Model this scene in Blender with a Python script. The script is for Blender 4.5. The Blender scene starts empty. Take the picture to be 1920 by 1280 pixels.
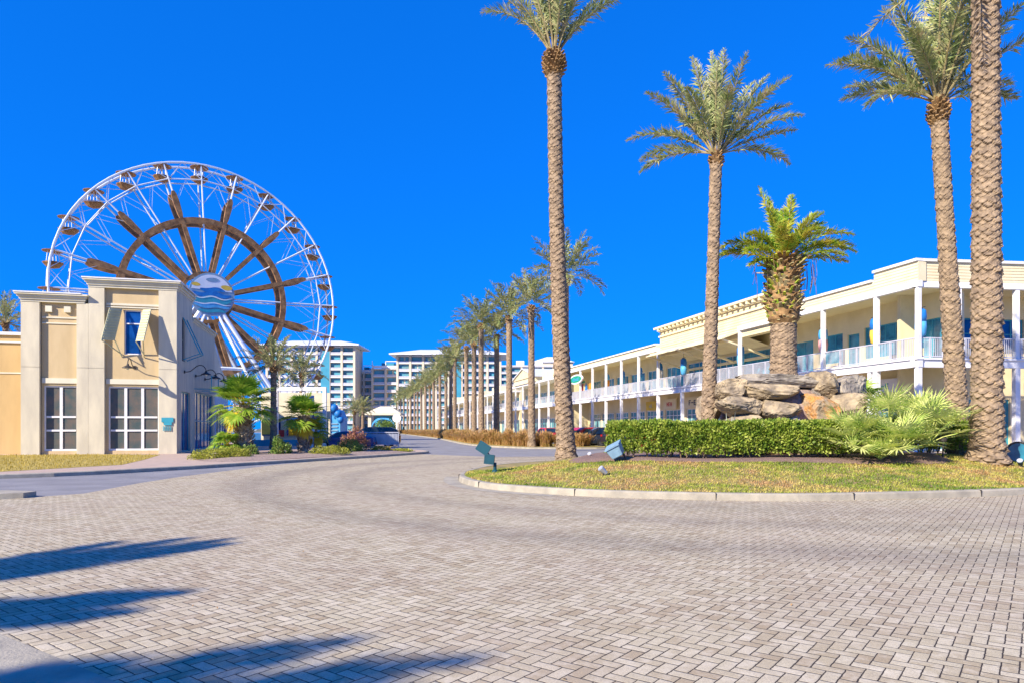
import bpy, bmesh, math, random
import numpy as np
from mathutils import Vector, Matrix, noise
R = math.radians
PI = math.pi
scene = bpy.context.scene
col = scene.collection

# ------------------------------------------------------------------ camera
H0 = 1.65
cd = bpy.data.cameras.new('camera')
cd.lens = 24; cd.sensor_width = 36; cd.shift_y = 163/1920
cd.clip_start = 0.1; cd.clip_end = 6000
cam = bpy.data.objects.new('camera', cd); col.objects.link(cam)
cam.location = (0, 0, H0); cam.rotation_euler = (R(90), 0, 0)
scene.camera = cam

# ------------------------------------------------------------------ sky and sun
SUN = Vector((-0.72, -0.69, 0.62)).normalized()      # towards the sun
sel = math.asin(SUN.z)
w = bpy.data.worlds.new("World"); scene.world = w; w.use_nodes = True
nt = w.node_tree; nt.nodes.clear()
sky = nt.nodes.new('ShaderNodeTexSky'); sky.sky_type = 'NISHITA'; sky.sun_disc = False
sky.sun_elevation = sel; sky.sun_rotation = math.atan2(SUN.x, SUN.y)
sky.altitude = 0; sky.air_density = 1.0; sky.dust_density = 0.0; sky.ozone_density = 4.0
gm = nt.nodes.new('ShaderNodeGamma'); gm.inputs[1].default_value = 0.45
tint = nt.nodes.new('ShaderNodeMix'); tint.data_type = 'RGBA'; tint.blend_type = 'MULTIPLY'
tint.inputs[0].default_value = 1.0; tint.inputs[7].default_value = (0.02, 0.90, 3.2, 1)
bg = nt.nodes.new('ShaderNodeBackground'); bg.inputs[1].default_value = 0.092
wo = nt.nodes.new('ShaderNodeOutputWorld')
nt.links.new(sky.outputs[0], gm.inputs[0]); nt.links.new(gm.outputs[0], tint.inputs[6])
nt.links.new(tint.outputs[2], bg.inputs[0]); nt.links.new(bg.outputs[0], wo.inputs[0])
sd = bpy.data.lights.new('sun', 'SUN'); sd.energy = 5.0; sd.angle = R(0.5); sd.color = (1.0, 0.87, 0.70)
so = bpy.data.objects.new('sun', sd); col.objects.link(so)
so.rotation_euler = SUN.to_track_quat('Z', 'Y').to_euler(); so.location = (-30, -30, 40)
vs = scene.view_settings
vs.view_transform = 'Standard'; vs.look = 'None'; vs.gamma = 1; vs.exposure = 0.85; vs.use_curve_mapping = False
scene.cycles.max_bounces = 6; scene.cycles.transparent_max_bounces = 6

# ------------------------------------------------------------------ materials
class NT:
    """tiny node helper"""
    def __init__(s, m):
        s.t = m.node_tree; s.n = s.t.nodes
    def add(s, typ, **kw):
        n = s.n.new(typ)
        for k, v in kw.items(): setattr(n, k, v)
        return n
    def link(s, a, b): s.t.links.new(a, b)
    def math(s, op, a, b=None, c=None):
        n = s.add('ShaderNodeMath', operation=op)
        for i, v in enumerate((a, b, c)):
            if v is None: continue
            if isinstance(v, (int, float)): n.inputs[i].default_value = v
            else: s.link(v, n.inputs[i])
        return n.outputs[0]
    def noise(s, vec, scale, detail=3, rough=.5):
        n = s.add('ShaderNodeTexNoise'); n.inputs['Scale'].default_value = scale
        n.inputs['Detail'].default_value = detail; n.inputs['Roughness'].default_value = rough
        if vec is not None: s.link(vec, n.inputs['Vector'])
        return n.outputs['Fac']
    def ramp(s, fac, stops):
        n = s.add('ShaderNodeValToRGB'); e = n.color_ramp.elements
        e[0].position, e[0].color = stops[0][0], (*stops[0][1], 1)
        e[1].position, e[1].color = stops[-1][0], (*stops[-1][1], 1)
        for p, c in stops[1:-1]:
            k = e.new(p); k.color = (*c, 1)
        s.link(fac, n.inputs[0]); return n.outputs[0]
    def mix(s, fac, a, b, bt='MIX'):
        n = s.add('ShaderNodeMix', data_type='RGBA', blend_type=bt)
        if isinstance(fac, (int, float)): n.inputs[0].default_value = fac
        else: s.link(fac, n.inputs[0])
        for i, v in ((6, a), (7, b)):
            if isinstance(v, tuple): n.inputs[i].default_value = (*v[:3], 1)
            else: s.link(v, n.inputs[i])
        return n.outputs[2]

def newmat(name):
    m = bpy.data.materials.new(name); m.use_nodes = True
    return m, NT(m), m.node_tree.nodes['Principled BSDF']

def mat(name, c, c2=None, scale=3.0, rough=.6, metal=0., bump=0., bscale=40., detail=4, spec=.4, stretch=None, mid=(.35, .65)):
    m, t, p = newmat(name)
    p.inputs['Roughness'].default_value = rough; p.inputs['Metallic'].default_value = metal
    p.inputs['Specular IOR Level'].default_value = spec
    if c2 is None: c2 = tuple(x*.82 for x in c)
    tc = t.add('ShaderNodeTexCoord').outputs['Object']
    if stretch:
        mp = t.add('ShaderNodeMapping'); mp.inputs['Scale'].default_value = stretch
        t.link(tc, mp.inputs['Vector']); tc = mp.outputs[0]
    f = t.noise(tc, scale, detail, .6)
    cc = t.ramp(f, [(mid[0], c2), (mid[1], c)])
    t.link(cc, p.inputs['Base Color'])
    if bump:
        b = t.add('ShaderNodeBump'); b.inputs['Strength'].default_value = bump; b.inputs['Distance'].default_value = .02
        t.link(t.noise(tc, bscale, 3), b.inputs['Height']); t.link(b.outputs[0], p.inputs['Normal'])
    return m

def leafmat(name, stops, scale=2.5, trans=.3, rough=.5):
    m, t, p = newmat(name)
    oi = t.add('ShaderNodeObjectInfo')
    tc = t.add('ShaderNodeTexCoord').outputs['Object']
    va = t.add('ShaderNodeVectorMath', operation='ADD'); t.link(tc, va.inputs[0])
    mu = t.math('MULTIPLY', oi.outputs['Random'], 37.0)
    t.link(mu, va.inputs[1])
    f = t.noise(va.outputs[0], scale, 4, .75)
    cc = t.ramp(f, stops)
    t.link(cc, p.inputs['Base Color'])
    p.inputs['Roughness'].default_value = rough; p.inputs['Specular IOR Level'].default_value = .35
    tr = t.add('ShaderNodeBsdfTranslucent'); t.link(cc, tr.inputs[0])
    mx = t.add('ShaderNodeMixShader'); mx.inputs[0].default_value = trans
    out = m.node_tree.nodes['Material Output']
    t.link(p.outputs[0], mx.inputs[1]); t.link(tr.outputs[0], mx.inputs[2]); t.link(mx.outputs[0], out.inputs[0])
    return m

def glassmat(name, c, rough=.08, spec=.6, c2=None, scale=.8):
    m = mat(name, c, c2 or tuple(x*.35 for x in c), scale=scale, rough=rough, spec=spec)
    return m

M = {}
M['white'] = mat('white_paint', (.80, .80, .80), (.66, .68, .72), 2.0, .45)
M['whiteroof'] = mat('white_roof', (.75, .78, .82), (.62, .66, .70), .3, .4)
M['cream'] = mat('cream_render', (.72, .66, .48), (.64, .57, .40), 1.3, .8, bump=.3, bscale=60)
M['yellow'] = mat('yellow_siding', (.76, .67, .43), (.68, .59, .36), .9, .75, bump=.2)
M['paleyellow'] = mat('pale_yellow_trim', (.78, .71, .49), (.70, .62, .41), 1.2, .7)
M['panel'] = mat('cream_tan_render', (.60, .47, .27), (.52, .40, .22), 1.3, .85, bump=.4, bscale=90, stretch=(1, 1, .3), detail=7)
M['tan'] = mat('tan_render', (.60, .42, .19), (.52, .36, .16), 1.3, .85, bump=.4, bscale=90, stretch=(1, 1, .3), detail=7)
M['pilaster'] = mat('pale_stucco', (.66, .61, .46), (.53, .49, .38), 1.6, .85, bump=.5, bscale=80, stretch=(1, 1, .28), detail=7)
M['trimw'] = mat('cornice_stucco', (.74, .70, .55), (.62, .59, .46), 1.0, .8)
M['glass'] = glassmat('window_glass', (.05, .33, .46), .15, .5, (.02, .12, .20), 1.2)  # teal base colour stands in for the sky's reflection in the panes
M['blueglass'] = glassmat('blue_window_glass', (.01, .09, .38), .1)
M['darkglass'] = glassmat('shop_glass', (.07, .10, .10), .3, .25, (.15, .125, .105), 1.6)
M['tealglass'] = glassmat('shop_teal_glass', (.08, .34, .40), .15, .5, (.10, .16, .15), .9)
M['tealframe'] = mat('teal_frame', (.05, .36, .48), None, 2, .4)
M['wheelwhite'] = mat('wheel_white_steel', (.78, .82, .86), (.62, .72, .80), .8, .35)
M['brown'] = mat('brown_timber_cladding', (.42, .23, .09), (.17, .085, .03), 1.6, .6, stretch=(1, 1, 1), detail=6)
M['trunk'] = mat('palm_trunk_bark', (.37, .275, .175), (.15, .11, .075), 6, .9, bump=.8, bscale=30, detail=6)
M['boot'] = mat('palm_boots', (.40, .25, .11), (.13, .075, .03), 4, .9, bump=.4, bscale=30, detail=5)
M['boot2'] = mat('cut_leaf_bases', (.46, .38, .20), (.20, .17, .07), 3.5, .9, bump=.4, detail=5)
M['sabalboot'] = mat('fan_palm_boots', (.50, .42, .33), (.14, .10, .08), 6, .9, bump=.4, detail=5)
M['date'] = leafmat('date_frond', [(.30, (.10, .18, .05)), (.42, (.30, .38, .14)), (.54, (.50, .52, .24)), (.68, (.60, .46, .30))], 2.2)
M['datefar'] = leafmat('avenue_frond', [(.30, (.12, .18, .05)), (.46, (.30, .35, .13)), (.6, (.44, .42, .20)), (.75, (.48, .38, .22))], 1.2)
M['canary'] = leafmat('canary_frond', [(.30, (.05, .20, .03)), (.42, (.28, .48, .05)), (.54, (.60, .62, .09)), (.72, (.62, .45, .16))], 2.2)
M['fan'] = leafmat('fan_leaf', [(.30, (.07, .22, .02)), (.48, (.25, .42, .04)), (.68, (.50, .55, .08))], 1.7, .35)
M['fanold'] = leafmat('old_fan_leaf', [(.35, (.55, .38, .02)), (.6, (.75, .60, .04))], 1.7, .35)
M['palmetto'] = leafmat('palmetto_leaf', [(.30, (.14, .30, .04)), (.42, (.42, .56, .12)), (.54, (.70, .74, .26))], 2.2, .3)
M['hedge'] = leafmat('hedge_leaf', [(.30, (.04, .11, .015)), (.43, (.16, .27, .03)), (.56, (.38, .47, .07)), (.72, (.52, .55, .17))], 3.2, .3)
M['shrub'] = leafmat('shrub_leaf', [(.32, (.06, .15, .03)), (.5, (.18, .30, .06)), (.7, (.42, .40, .12))], 4, .3)
M['lime'] = leafmat('groundcover_leaf', [(.32, (.20, .26, .03)), (.6, (.48, .48, .07))], 4, .3)
M['pinkleaf'] = leafmat('reddish_shrub_leaf', [(.32, (.16, .20, .05)), (.5, (.45, .20, .14)), (.7, (.60, .34, .26))], 5, .3)
M['lawn'] = leafmat('grass_blade', [(.36, (.12, .22, .02)), (.46, (.34, .40, .05)), (.54, (.55, .47, .12)), (.63, (.50, .30, .13))], .55, .25)
M['lawny'] = leafmat('dry_grass_blade', [(.3, (.36, .27, .03)), (.7, (.55, .42, .06))], .6, .25)
M['lawnbase'] = mat('lawn_soil', (.36, .26, .11), (.17, .17, .05), 2, .95, detail=6)
M['lawnbasey'] = mat('dry_lawn_soil', (.42, .32, .07), (.30, .24, .05), 5, .95, detail=6)
M['mulch'] = mat('pine_mulch', (.30, .20, .16), (.13, .085, .07), 22, .95, bump=1.0, bscale=45, detail=8)
M['mulch2'] = mat('pinkish_mulch', (.42, .32, .26), (.22, .165, .14), 9, .95, bump=1.0, bscale=25, detail=8)
M['grassor'] = leafmat('tawny_grass_plume', [(.32, (.30, .24, .06)), (.5, (.52, .33, .12)), (.7, (.66, .42, .24))], 2.0, .3)
M['rock'] = mat('boulder_stone', (.47, .38, .24), (.20, .165, .12), 2.3, .9, bump=1.0, bscale=9, detail=9, mid=(.38, .62))
M['rockor'] = mat('rust_stained_stone', (.52, .25, .07), (.32, .25, .16), 2.4, .9, bump=1.0, bscale=9, detail=8, mid=(.42, .6))
M['rockgrey'] = mat('grey_stone', (.40, .36, .29), (.20, .18, .16), 2, .9, bump=1.0, bscale=9, detail=9, mid=(.4, .62))
M['concrete'] = mat('kerb_concrete', (.42, .385, .30), (.28, .26, .21), 2.2, .9, bump=.4, bscale=50, detail=7)
M['sidewalk'] = mat('pink_pavement', (.50, .38, .30), (.40, .31, .25), 3, .9, bump=.3, detail=7)
M['asphalt'] = mat('asphalt', (.27, .27, .28), (.20, .20, .21), .8, .9, bump=.5, bscale=120, detail=9)
M['ground'] = mat('far_ground', (.16, .17, .10), (.10, .12, .07), .05, .95)
M['condo'] = mat('condo_wall', (.66, .58, .44), (.58, .50, .38), .1, .8)
M['condowhite'] = mat('condo_white', (.80, .80, .82), (.72, .72, .76), .1, .7)
M['condoglass'] = glassmat('condo_glass', (.10, .40, .50), .25, .4, (.16, .26, .26), .35)
M['condoblue'] = mat('condo_blue_panel', (.05, .32, .45), (.03, .24, .36), .2, .5)
M['dark'] = mat('dark_metal', (.05, .045, .04), None, 3, .5)
M['black'] = mat('black_rubber', (.02, .02, .02), None, 3, .8)
M['chrome'] = mat('bright_metal', (.6, .6, .62), None, 3, .25, .9)
M['carred'] = mat('red_car_paint', (.50, .02, .02), (.46, .02, .02), 1, .25, spec=.7)
M['cardark'] = mat('black_car_paint', (.02, .025, .035), None, 1, .2, spec=.7)
M['carblue'] = mat('navy_car_paint', (.01, .05, .20), None, 1, .25, spec=.7)
M['carwhite'] = mat('white_car_paint', (.75, .75, .78), None, 1, .25, spec=.6)
M['carsilver'] = mat('silver_car_paint', (.42, .45, .5), None, 1, .3, .5)
M['carglass'] = glassmat('car_glass', (.02, .04, .06), .05, .8)
M['lampwhite'] = mat('lamp_lens', (.8, .8, .75), None, 2, .2)
M['redlens'] = mat('tail_lens', (.5, .02, .02), None, 2, .2)
M['teal'] = mat('teal_lamp_paint', (.008, .075, .11), (.006, .055, .08), 4, .45)
M['bluegrey'] = mat('blue_grey_lamp_paint', (.24, .40, .55), (.18, .30, .42), 4, .45)
M['shutter'] = mat('sage_shutter', (.52, .53, .36), (.44, .45, .30), 2, .7)
M['blue'] = mat('blue_paint', (.02, .22, .60), (.01, .14, .45), 2, .5)
M['skyblue'] = mat('light_blue_paint', (.10, .42, .75), (.06, .32, .62), 2, .5)
M['pink'] = mat('pink_fabric', (.75, .35, .33), None, 2, .7)
M['yel'] = mat('yellow_fabric', (.78, .55, .08), None, 2, .7)
M['orange'] = mat('orange_plastic', (.85, .30, .02), None, 2, .5)
M['green'] = mat('green_sign', (.01, .35, .20), None, 2, .5)
M['red'] = mat('red_sign', (.55, .05, .04), None, 2, .5)
M['signtext'] = mat('dark_lettering', (.04, .04, .06), None, 2, .5)
M['railing'] = mat('railing_white', (.52, .54, .62), None, 2, .4)
M['corr'] = mat('corrugated_metal', (.55, .58, .62), (.42, .44, .5), 2, .4, .3)

def paver_material():
    m, t, p = newmat('herringbone_pavers')
    tc = t.add('ShaderNodeTexCoord').outputs['Object']
    mp = t.add('ShaderNodeMapping'); W = 0.104
    mp.inputs['Rotation'].default_value = (0, 0, R(37.7)); mp.inputs['Scale'].default_value = (1/W,)*3
    t.link(tc, mp.inputs['Vector'])
    # slight wobble so the joints are not ruler-straight
    nz = t.add('ShaderNodeTexNoise'); nz.inputs['Scale'].default_value = 2.2; nz.inputs['Detail'].default_value = 1
    t.link(mp.outputs[0], nz.inputs['Vector'])
    vs1 = t.add('ShaderNodeVectorMath', operation='SCALE'); vs1.inputs['Scale'].default_value = .10
    t.link(nz.outputs['Color'], vs1.inputs[0])
    va = t.add('ShaderNodeVectorMath', operation='ADD'); t.link(mp.outputs[0], va.inputs[0]); t.link(vs1.outputs[0], va.inputs[1])
    sp = t.add('ShaderNodeSeparateXYZ'); t.link(va.outputs[0], sp.inputs[0])
    x, y = sp.outputs[0], sp.outputs[1]
    i, j = t.math('FLOOR', x), t.math('FLOOR', y)
    fx, fy = t.math('SUBTRACT', x, i), t.math('SUBTRACT', y, j)
    k = t.math('FLOORED_MODULO', t.math('SUBTRACT', i, j), 4.0)
    def eq(v): return t.math('COMPARE', k, float(v), .3)
    e0, e1, e2, e3 = eq(0), eq(1), eq(2), eq(3)
    # distance to each edge, pushed away where there is no joint
    dl = t.math('ADD', fx, e1); dr = t.math('ADD', t.math('SUBTRACT', 1.0, fx), e0)
    db = t.math('ADD', fy, e2); dt = t.math('ADD', t.math('SUBTRACT', 1.0, fy), e3)
    dv = t.math('MINIMUM', dl, dr)
    dh = t.math('MINIMUM', db, dt)
    d = t.math('MINIMUM', dv, dh)
    bi = t.math('SUBTRACT', i, e1); bj = t.math('SUBTRACT', j, e2)
    cv = t.add('ShaderNodeCombineXYZ'); t.link(bi, cv.inputs[0]); t.link(bj, cv.inputs[1])
    wn = t.add('ShaderNodeTexWhiteNoise'); wn.noise_dimensions = '3D'; t.link(cv.outputs[0], wn.inputs['Vector'])
    brick = t.ramp(wn.outputs['Value'], [(0, (.43, .34, .20)), (.3, (.53, .45, .285)), (.7, (.59, .52, .345)), (1, (.67, .59, .41))])
    # speckle, worn patches, tyre-darkened arcs
    sp1 = t.noise(tc, 120, 3, .7)
    brick = t.mix(t.math('MULTIPLY', t.math('SUBTRACT', sp1, .32), 1.7), brick, (.17, .15, .12))
    sp3 = t.noise(tc, 5.5, 6, .75)
    brick = t.mix(t.math('MULTIPLY', t.math('MAXIMUM', t.math('SUBTRACT', sp3, .48), 0.0), 2.6), brick, (.70, .64, .50))
    big = t.noise(tc, .35, 5, .6)
    brick = t.mix(t.math('MULTIPLY', t.math('GREATER_THAN', 2.0, 1.0), t.math('MULTIPLY', t.math('SUBTRACT', big, .40), 1.2)), brick, (.40, .32, .26))
    s2 = t.add('ShaderNodeSeparateXYZ'); t.link(tc, s2.inputs[0])
    def arc(cx, cy, r, wd, st):
        dx = t.math('SUBTRACT', s2.outputs[0], cx); dy = t.math('SUBTRACT', s2.outputs[1], cy)
        rr = t.math('SQRT', t.math('ADD', t.math('MULTIPLY', dx, dx), t.math('MULTIPLY', dy, dy)))
        rr = t.math('ADD', rr, t.math('MULTIPLY', t.noise(tc, .5, 2), 1.2))
        a = t.math('SUBTRACT', 1.0, t.math('DIVIDE', t.math('ABSOLUTE', t.math('SUBTRACT', rr, r)), wd))
        a = t.math('MAXIMUM', a, 0.0)
        return t.math('MULTIPLY', t.math('MULTIPLY', a, st), t.math('ADD', t.noise(tc, 1.3, 5, .7), .25))
    st = t.math('ADD', arc(8.0, 25.0, 17.0, 1.1, .5), arc(8.0, 25.0, 14.2, .9, .38))
    st = t.math('ADD', st, arc(9.0, 23.0, 10.5, 1.4, .25))
    brick = t.mix(st, brick, (.15, .135, .12))
    # joint darkness varies: open joints, sand-filled ones
    jn = t.noise(tc, 1.1, 3, .6)
    jw = t.math('ADD', .022, t.math('MULTIPLY', jn, .08))
    jm = t.math('SUBTRACT', 1.0, t.math('MINIMUM', t.math('DIVIDE', d, jw), 1.0))
    jm = t.math('MINIMUM', t.math('MULTIPLY', jm, 2.2), 1.0)
    c = t.mix(jm, brick, (.045, .036, .03))
    t.link(c, p.inputs['Base Color'])
    p.inputs['Roughness'].default_value = .85; p.inputs['Specular IOR Level'].default_value = .25
    hgt = t.math('ADD', t.math('MINIMUM', t.math('MULTIPLY', d, 7.0), 1.0), t.math('MULTIPLY', sp1, .25))
    hgt = t.math('ADD', hgt, t.math('MULTIPLY', wn.outputs['Value'], .35))
    b = t.add('ShaderNodeBump'); b.inputs['Strength'].default_value = .5; b.inputs['Distance'].default_value = .006
    t.link(hgt, b.inputs['Height']); t.link(b.outputs[0], p.inputs['Normal'])
    return m
M['paver'] = paver_material()

# ------------------------------------------------------------------ object helpers
def px(x, y, D):
    return Vector(((x-960)/1280*D, D, H0 + (803-y)/1280*D))

def tag(o, label=None, cat=None, group=None, kind=None):
    if label: o['label'] = label
    if cat: o['category'] = cat
    if group: o['group'] = group
    if kind: o['kind'] = kind
    return o

def thing(name, label, cat, loc=(0, 0, 0), rz=0., group=None):
    o = bpy.data.objects.new(name, None); col.objects.link(o)
    o.empty_display_size = .3
    o.location = tuple(float(k) for k in loc); o.rotation_euler = (0, 0, rz)
    return tag(o, label, cat, group)

def _f(v): return tuple(float(k) for k in v)
def copy_tree(o, parent=None):
    c = o.copy(); col.objects.link(c)
    if parent is not None: c.parent = parent
    for ch in list(o.children): copy_tree(ch, c)
    return c

class MB:
    def __init__(s): s.v = []; s.f = []; s.mi = []; s.cur = 0
    def add(s, vs, fs):
        b = len(s.v); s.v += [tuple(v) for v in vs]; s.f += [tuple(i+b for i in f) for f in fs]
        s.mi += [s.cur]*len(fs); return s
    def box(s, x0, x1, y0, y1, z0, z1, m=None):
        vs = [(x, y, z) for z in (z0, z1) for y in (y0, y1) for x in (x0, x1)]
        if m is not None: vs = [m @ Vector(v) for v in vs]
        return s.add(vs, [(0, 2, 3, 1), (4, 5, 7, 6), (0, 1, 5, 4), (2, 6, 7, 3), (0, 4, 6, 2), (1, 3, 7, 5)])
    def cbox(s, c, size, m=None):
        return s.box(c[0]-size[0]/2, c[0]+size[0]/2, c[1]-size[1]/2, c[1]+size[1]/2, c[2]-size[2]/2, c[2]+size[2]/2, m)
    def bar(s, a, b, wd, ht=None, up=(0, 0, 1), w2=None, h2=None):
        """rectangular bar from a to b, width wd (sideways), height ht (along up)"""
        a, b = Vector(a), Vector(b); ht = ht or wd; w2 = w2 or wd; h2 = h2 or ht
        d = (b-a).normalized(); u = Vector(up)
        if abs(d.dot(u)) > .98: u = Vector((0, 1, 0))
        sd = d.cross(u).normalized(); u = sd.cross(d).normalized()
        vs = []
        for p, ww, hh in ((a, wd, ht), (b, w2, h2)):
            for su, sv in ((-1, -1), (1, -1), (1, 1), (-1, 1)): vs.append(p+sd*su*ww/2+u*sv*hh/2)
        return s.add(vs, [(0, 1, 2, 3), (7, 6, 5, 4), (0, 4, 5, 1), (1, 5, 6, 2), (2, 6, 7, 3), (3, 7, 4, 0)])
    def tube(s, pts, r, n=8, cap=True):
        pts = [Vector(p) for p in pts]
        rs = r if isinstance(r, (list, tuple)) else [r]*len(pts)
        vs = []; fs = []; u = None
        for i, p in enumerate(pts):
            d = (pts[min(i+1, len(pts)-1)]-pts[max(i-1, 0)]).normalized()
            if u is None: u = d.orthogonal().normalized()
            else: u = (u-d*u.dot(d)).normalized()
            w_ = d.cross(u)
            for k in range(n):
                a = 2*PI*k/n; vs.append(p+(u*math.cos(a)+w_*math.sin(a))*rs[i])
        for i in range(len(pts)-1):
            for k in range(n):
                k2 = (k+1) % n; fs.append((i*n+k, i*n+k2, (i+1)*n+k2, (i+1)*n+k))
        if cap:
            fs.append(tuple(range(n))[::-1]); fs.append(tuple((len(pts)-1)*n+k for k in range(n)))
        return s.add(vs, fs)
    def ring(s, pts, r, n=6):
        """closed tube through pts (wheel rims) ; pts lie in a plane y=const"""
        N = len(pts); vs = []; fs = []
        c = sum((Vector(p) for p in pts), Vector())/N
        for i, p in enumerate(pts):
            p = Vector(p); u = (p-c).normalized(); w_ = Vector((0, 1, 0))
            for k in range(n):
                a = 2*PI*k/n; vs.append(p+(u*math.cos(a)+w_*math.sin(a))*r)
        for i in range(N):
            for k in range(n):
                k2 = (k+1) % n; i2 = (i+1) % N; fs.append((i*n+k, i*n+k2, i2*n+k2, i2*n+k))
        return s.add(vs, fs)
    def prism(s, poly, z0, z1):
        n = len(poly)
        vs = [(p[0], p[1], z0) for p in poly]+[(p[0], p[1], z1) for p in poly]
        fs = [tuple(range(n))[::-1], tuple(range(n, 2*n))]
        fs += [(k, (k+1) % n, n+(k+1) % n, n+k) for k in range(n)]
        return s.add(vs, fs)
    def lathe(s, prof, n=16, c=(0, 0, 0)):
        vs = []; fs = []
        for r, z in prof:
            for k in range(n):
                a = 2*PI*k/n; vs.append((c[0]+r*math.cos(a), c[1]+r*math.sin(a), c[2]+z))
        for i in range(len(prof)-1):
            for k in range(n):
                k2 = (k+1) % n; fs.append((i*n+k, i*n+k2, (i+1)*n+k2, (i+1)*n+k))
        fs.append(tuple(range(n))[::-1]); fs.append(tuple((len(prof)-1)*n+k for k in range(n)))
        return s.add(vs, fs)
    def build(s, name, mats, parent=None, smooth=False):
        me = bpy.data.meshes.new(name); me.from_pydata(s.v, [], s.f)
        if not isinstance(mats, (list, tuple)): mats = [mats]
        for m_ in mats: me.materials.append(m_)
        if any(s.mi): me.polygons.foreach_set('material_index', s.mi)
        if smooth: me.polygons.foreach_set('use_smooth', [True]*len(s.f))
        me.validate(); me.update()
        o = bpy.data.objects.new(name, me); col.objects.link(o)
        if parent is not None: o.parent = parent
        return o

def npmesh(name, quads, mats, parent=None, mi=None):
    """quads: (N,4,3) array of separate leaf faces"""
    q = np.asarray(quads, dtype=np.float32); n = len(q)
    me = bpy.data.meshes.new(name)
    me.vertices.add(n*4); me.vertices.foreach_set('co', q.reshape(-1))
    me.loops.add(n*4); me.loops.foreach_set('vertex_index', np.arange(n*4, dtype=np.int32))
    me.polygons.add(n); me.polygons.foreach_set('loop_start', np.arange(0, n*4, 4, dtype=np.int32))
    me.polygons.foreach_set('loop_total', np.full(n, 4, dtype=np.int32))
    if not isinstance(mats, (list, tuple)): mats = [mats]
    for m_ in mats: me.materials.append(m_)
    if mi is not None: me.polygons.foreach_set('material_index', np.asarray(mi, dtype=np.int32))
    me.update(calc_edges=True); me.validate()
    o = bpy.data.objects.new(name, me); col.objects.link(o)
    if parent is not None: o.parent = parent
    return o

def structure(name, mb, m): return tag(mb.build(name, m), kind='structure')

def kites(base, tip, side, width, bend=None):
    """leaf quads: base->tip with a widest point at 40%; arrays (N,3)"""
    mid = base*.6+tip*.4
    if bend is not None: mid = mid+bend
    return np.stack([base, mid-side*width[:, None]/2, tip, mid+side*width[:, None]/2], axis=1)

def unit(a): return a/np.maximum(np.linalg.norm(a, axis=-1, keepdims=True), 1e-9)

def smoothpoly(pts, n=6, closed=True):
    out = []; N = len(pts)
    rng_ = range(N if closed else N-1)
    for i in rng_:
        if closed: p = [np.array(pts[(i+k) % N], float) for k in (-1, 0, 1, 2)]
        else: p = [np.array(pts[min(max(i+k, 0), N-1)], float) for k in (-1, 0, 1, 2)]
        for k in range(n):
            t = k/n
            out.append(.5*((2*p[1])+(-p[0]+p[2])*t+(2*p[0]-5*p[1]+4*p[2]-p[3])*t*t+(-p[0]+3*p[1]-3*p[2]+p[3])*t**3))
    if not closed: out.append(np.array(pts[-1], float))
    return [tuple(o) for o in out]

# ================================================================== GROUND
def sheet(name, poly, z, m):
    mb = MB(); mb.add([(p[0], p[1], z) for p in poly], [tuple(range(len(poly)))]); return structure(name, mb, m)
sheet('ground', [(-3000, -600), (3000, -600), (3000, 4500), (-3000, 4500)], -.03, M['ground'])
sheet('road', [(-90, -40), (90, -40), (90, 420), (-150, 420)], 0, M['asphalt'])
sheet('paver_plaza', [(-14.5, 14.6), (-11.8, 16.0), (-10.9, 17.4), (-11.3, 20.7), (-11.4, 23.5), (-11.1, 28), (-10.85, 31.2),
      (-9.6, 36), (-6.6, 45), (-1, 40), (6, 42), (40, 42), (40, -14), (-40, -14), (-40, 4), (-22, 11)], .004, M['paver'])

ISL = smoothpoly([(19.5, 21.5), (17, 19.3), (12.8, 17.0), (7.9, 15.76), (5.6, 15.6), (2.3, 16.4), (0, 17.9), (-1.06, 19.4), (-1.7, 21.8),
                  (-1.6, 25), (-.5, 29), (2, 32.2), (6, 34), (11, 33), (15.5, 30.5), (18.5, 27.5), (20, 24.5)], 7)
IA = np.array(ISL)
def polydist(x, y, A=IA):
    p = np.array([x, y]); a = A; b = np.roll(A, -1, axis=0); ab = b-a
    t = np.clip(((p-a)*ab).sum(1)/(ab*ab).sum(1), 0, 1)
    return float(np.min(np.linalg.norm(a+ab*t[:, None]-p, axis=1)))
def inpoly(x, y, A=IA):
    a = A; b = np.roll(A, -1, axis=0)
    c = (a[:, 1] > y) != (b[:, 1] > y)
    xi = (b[:, 0]-a[:, 0])*(y-a[:, 1])/(b[:, 1]-a[:, 1]+1e-12)+a[:, 0]
    return int(np.sum(c & (x < xi))) % 2 == 1
def islz(x, y):
    t = min(1., polydist(x, y)/5.5); s = t*t*(3-2*t)
    z = .16+.50*s
    z += .16*math.exp(-((x-15.0)**2+(y-22)**2)/9)
    return z+.02*math.sin(x*1.3)*math.sin(y*1.1)*s

def mound(name, poly, zf, m, rings=14, centre=None, inset=0):
    A = np.array(poly); c = A.mean(0) if centre is None else np.array(centre)
    mb = MB(); n = len(A); vs = []
    for k in range(rings):
        s = (k/rings)**1.3
        for p in A:
            q = p+(c-p)*(s if k else inset); vs.append((q[0], q[1], zf(q[0], q[1])))
    vs.append((c[0], c[1], zf(*c)))
    fs = []
    for k in range(rings-1):
        for i in range(n):
            j = (i+1) % n; fs.append((k*n+i, k*n+j, (k+1)*n+j, (k+1)*n+i))
    for i in range(n): fs.append(((rings-1)*n+i, (rings-1)*n+(i+1) % n, n*rings))
    mb.add(vs, fs); o = mb.build(name, m, smooth=True); return tag(o, kind='structure')
mound('lawn', ISL, islz, M['lawnbase'], rings=26, inset=.012)
MUL = smoothpoly([(2.4, 21.6), (4, 20.9), (6.5, 20.5), (9.3, 20.5), (11.6, 20.6), (13.3, 20.9), (14.2, 22.5), (14.5, 26), (13, 29.5), (8.5, 30.8), (4.5, 29.5), (2.6, 26), (1.9, 23)], 6)
rngm = random.Random(3)
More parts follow.
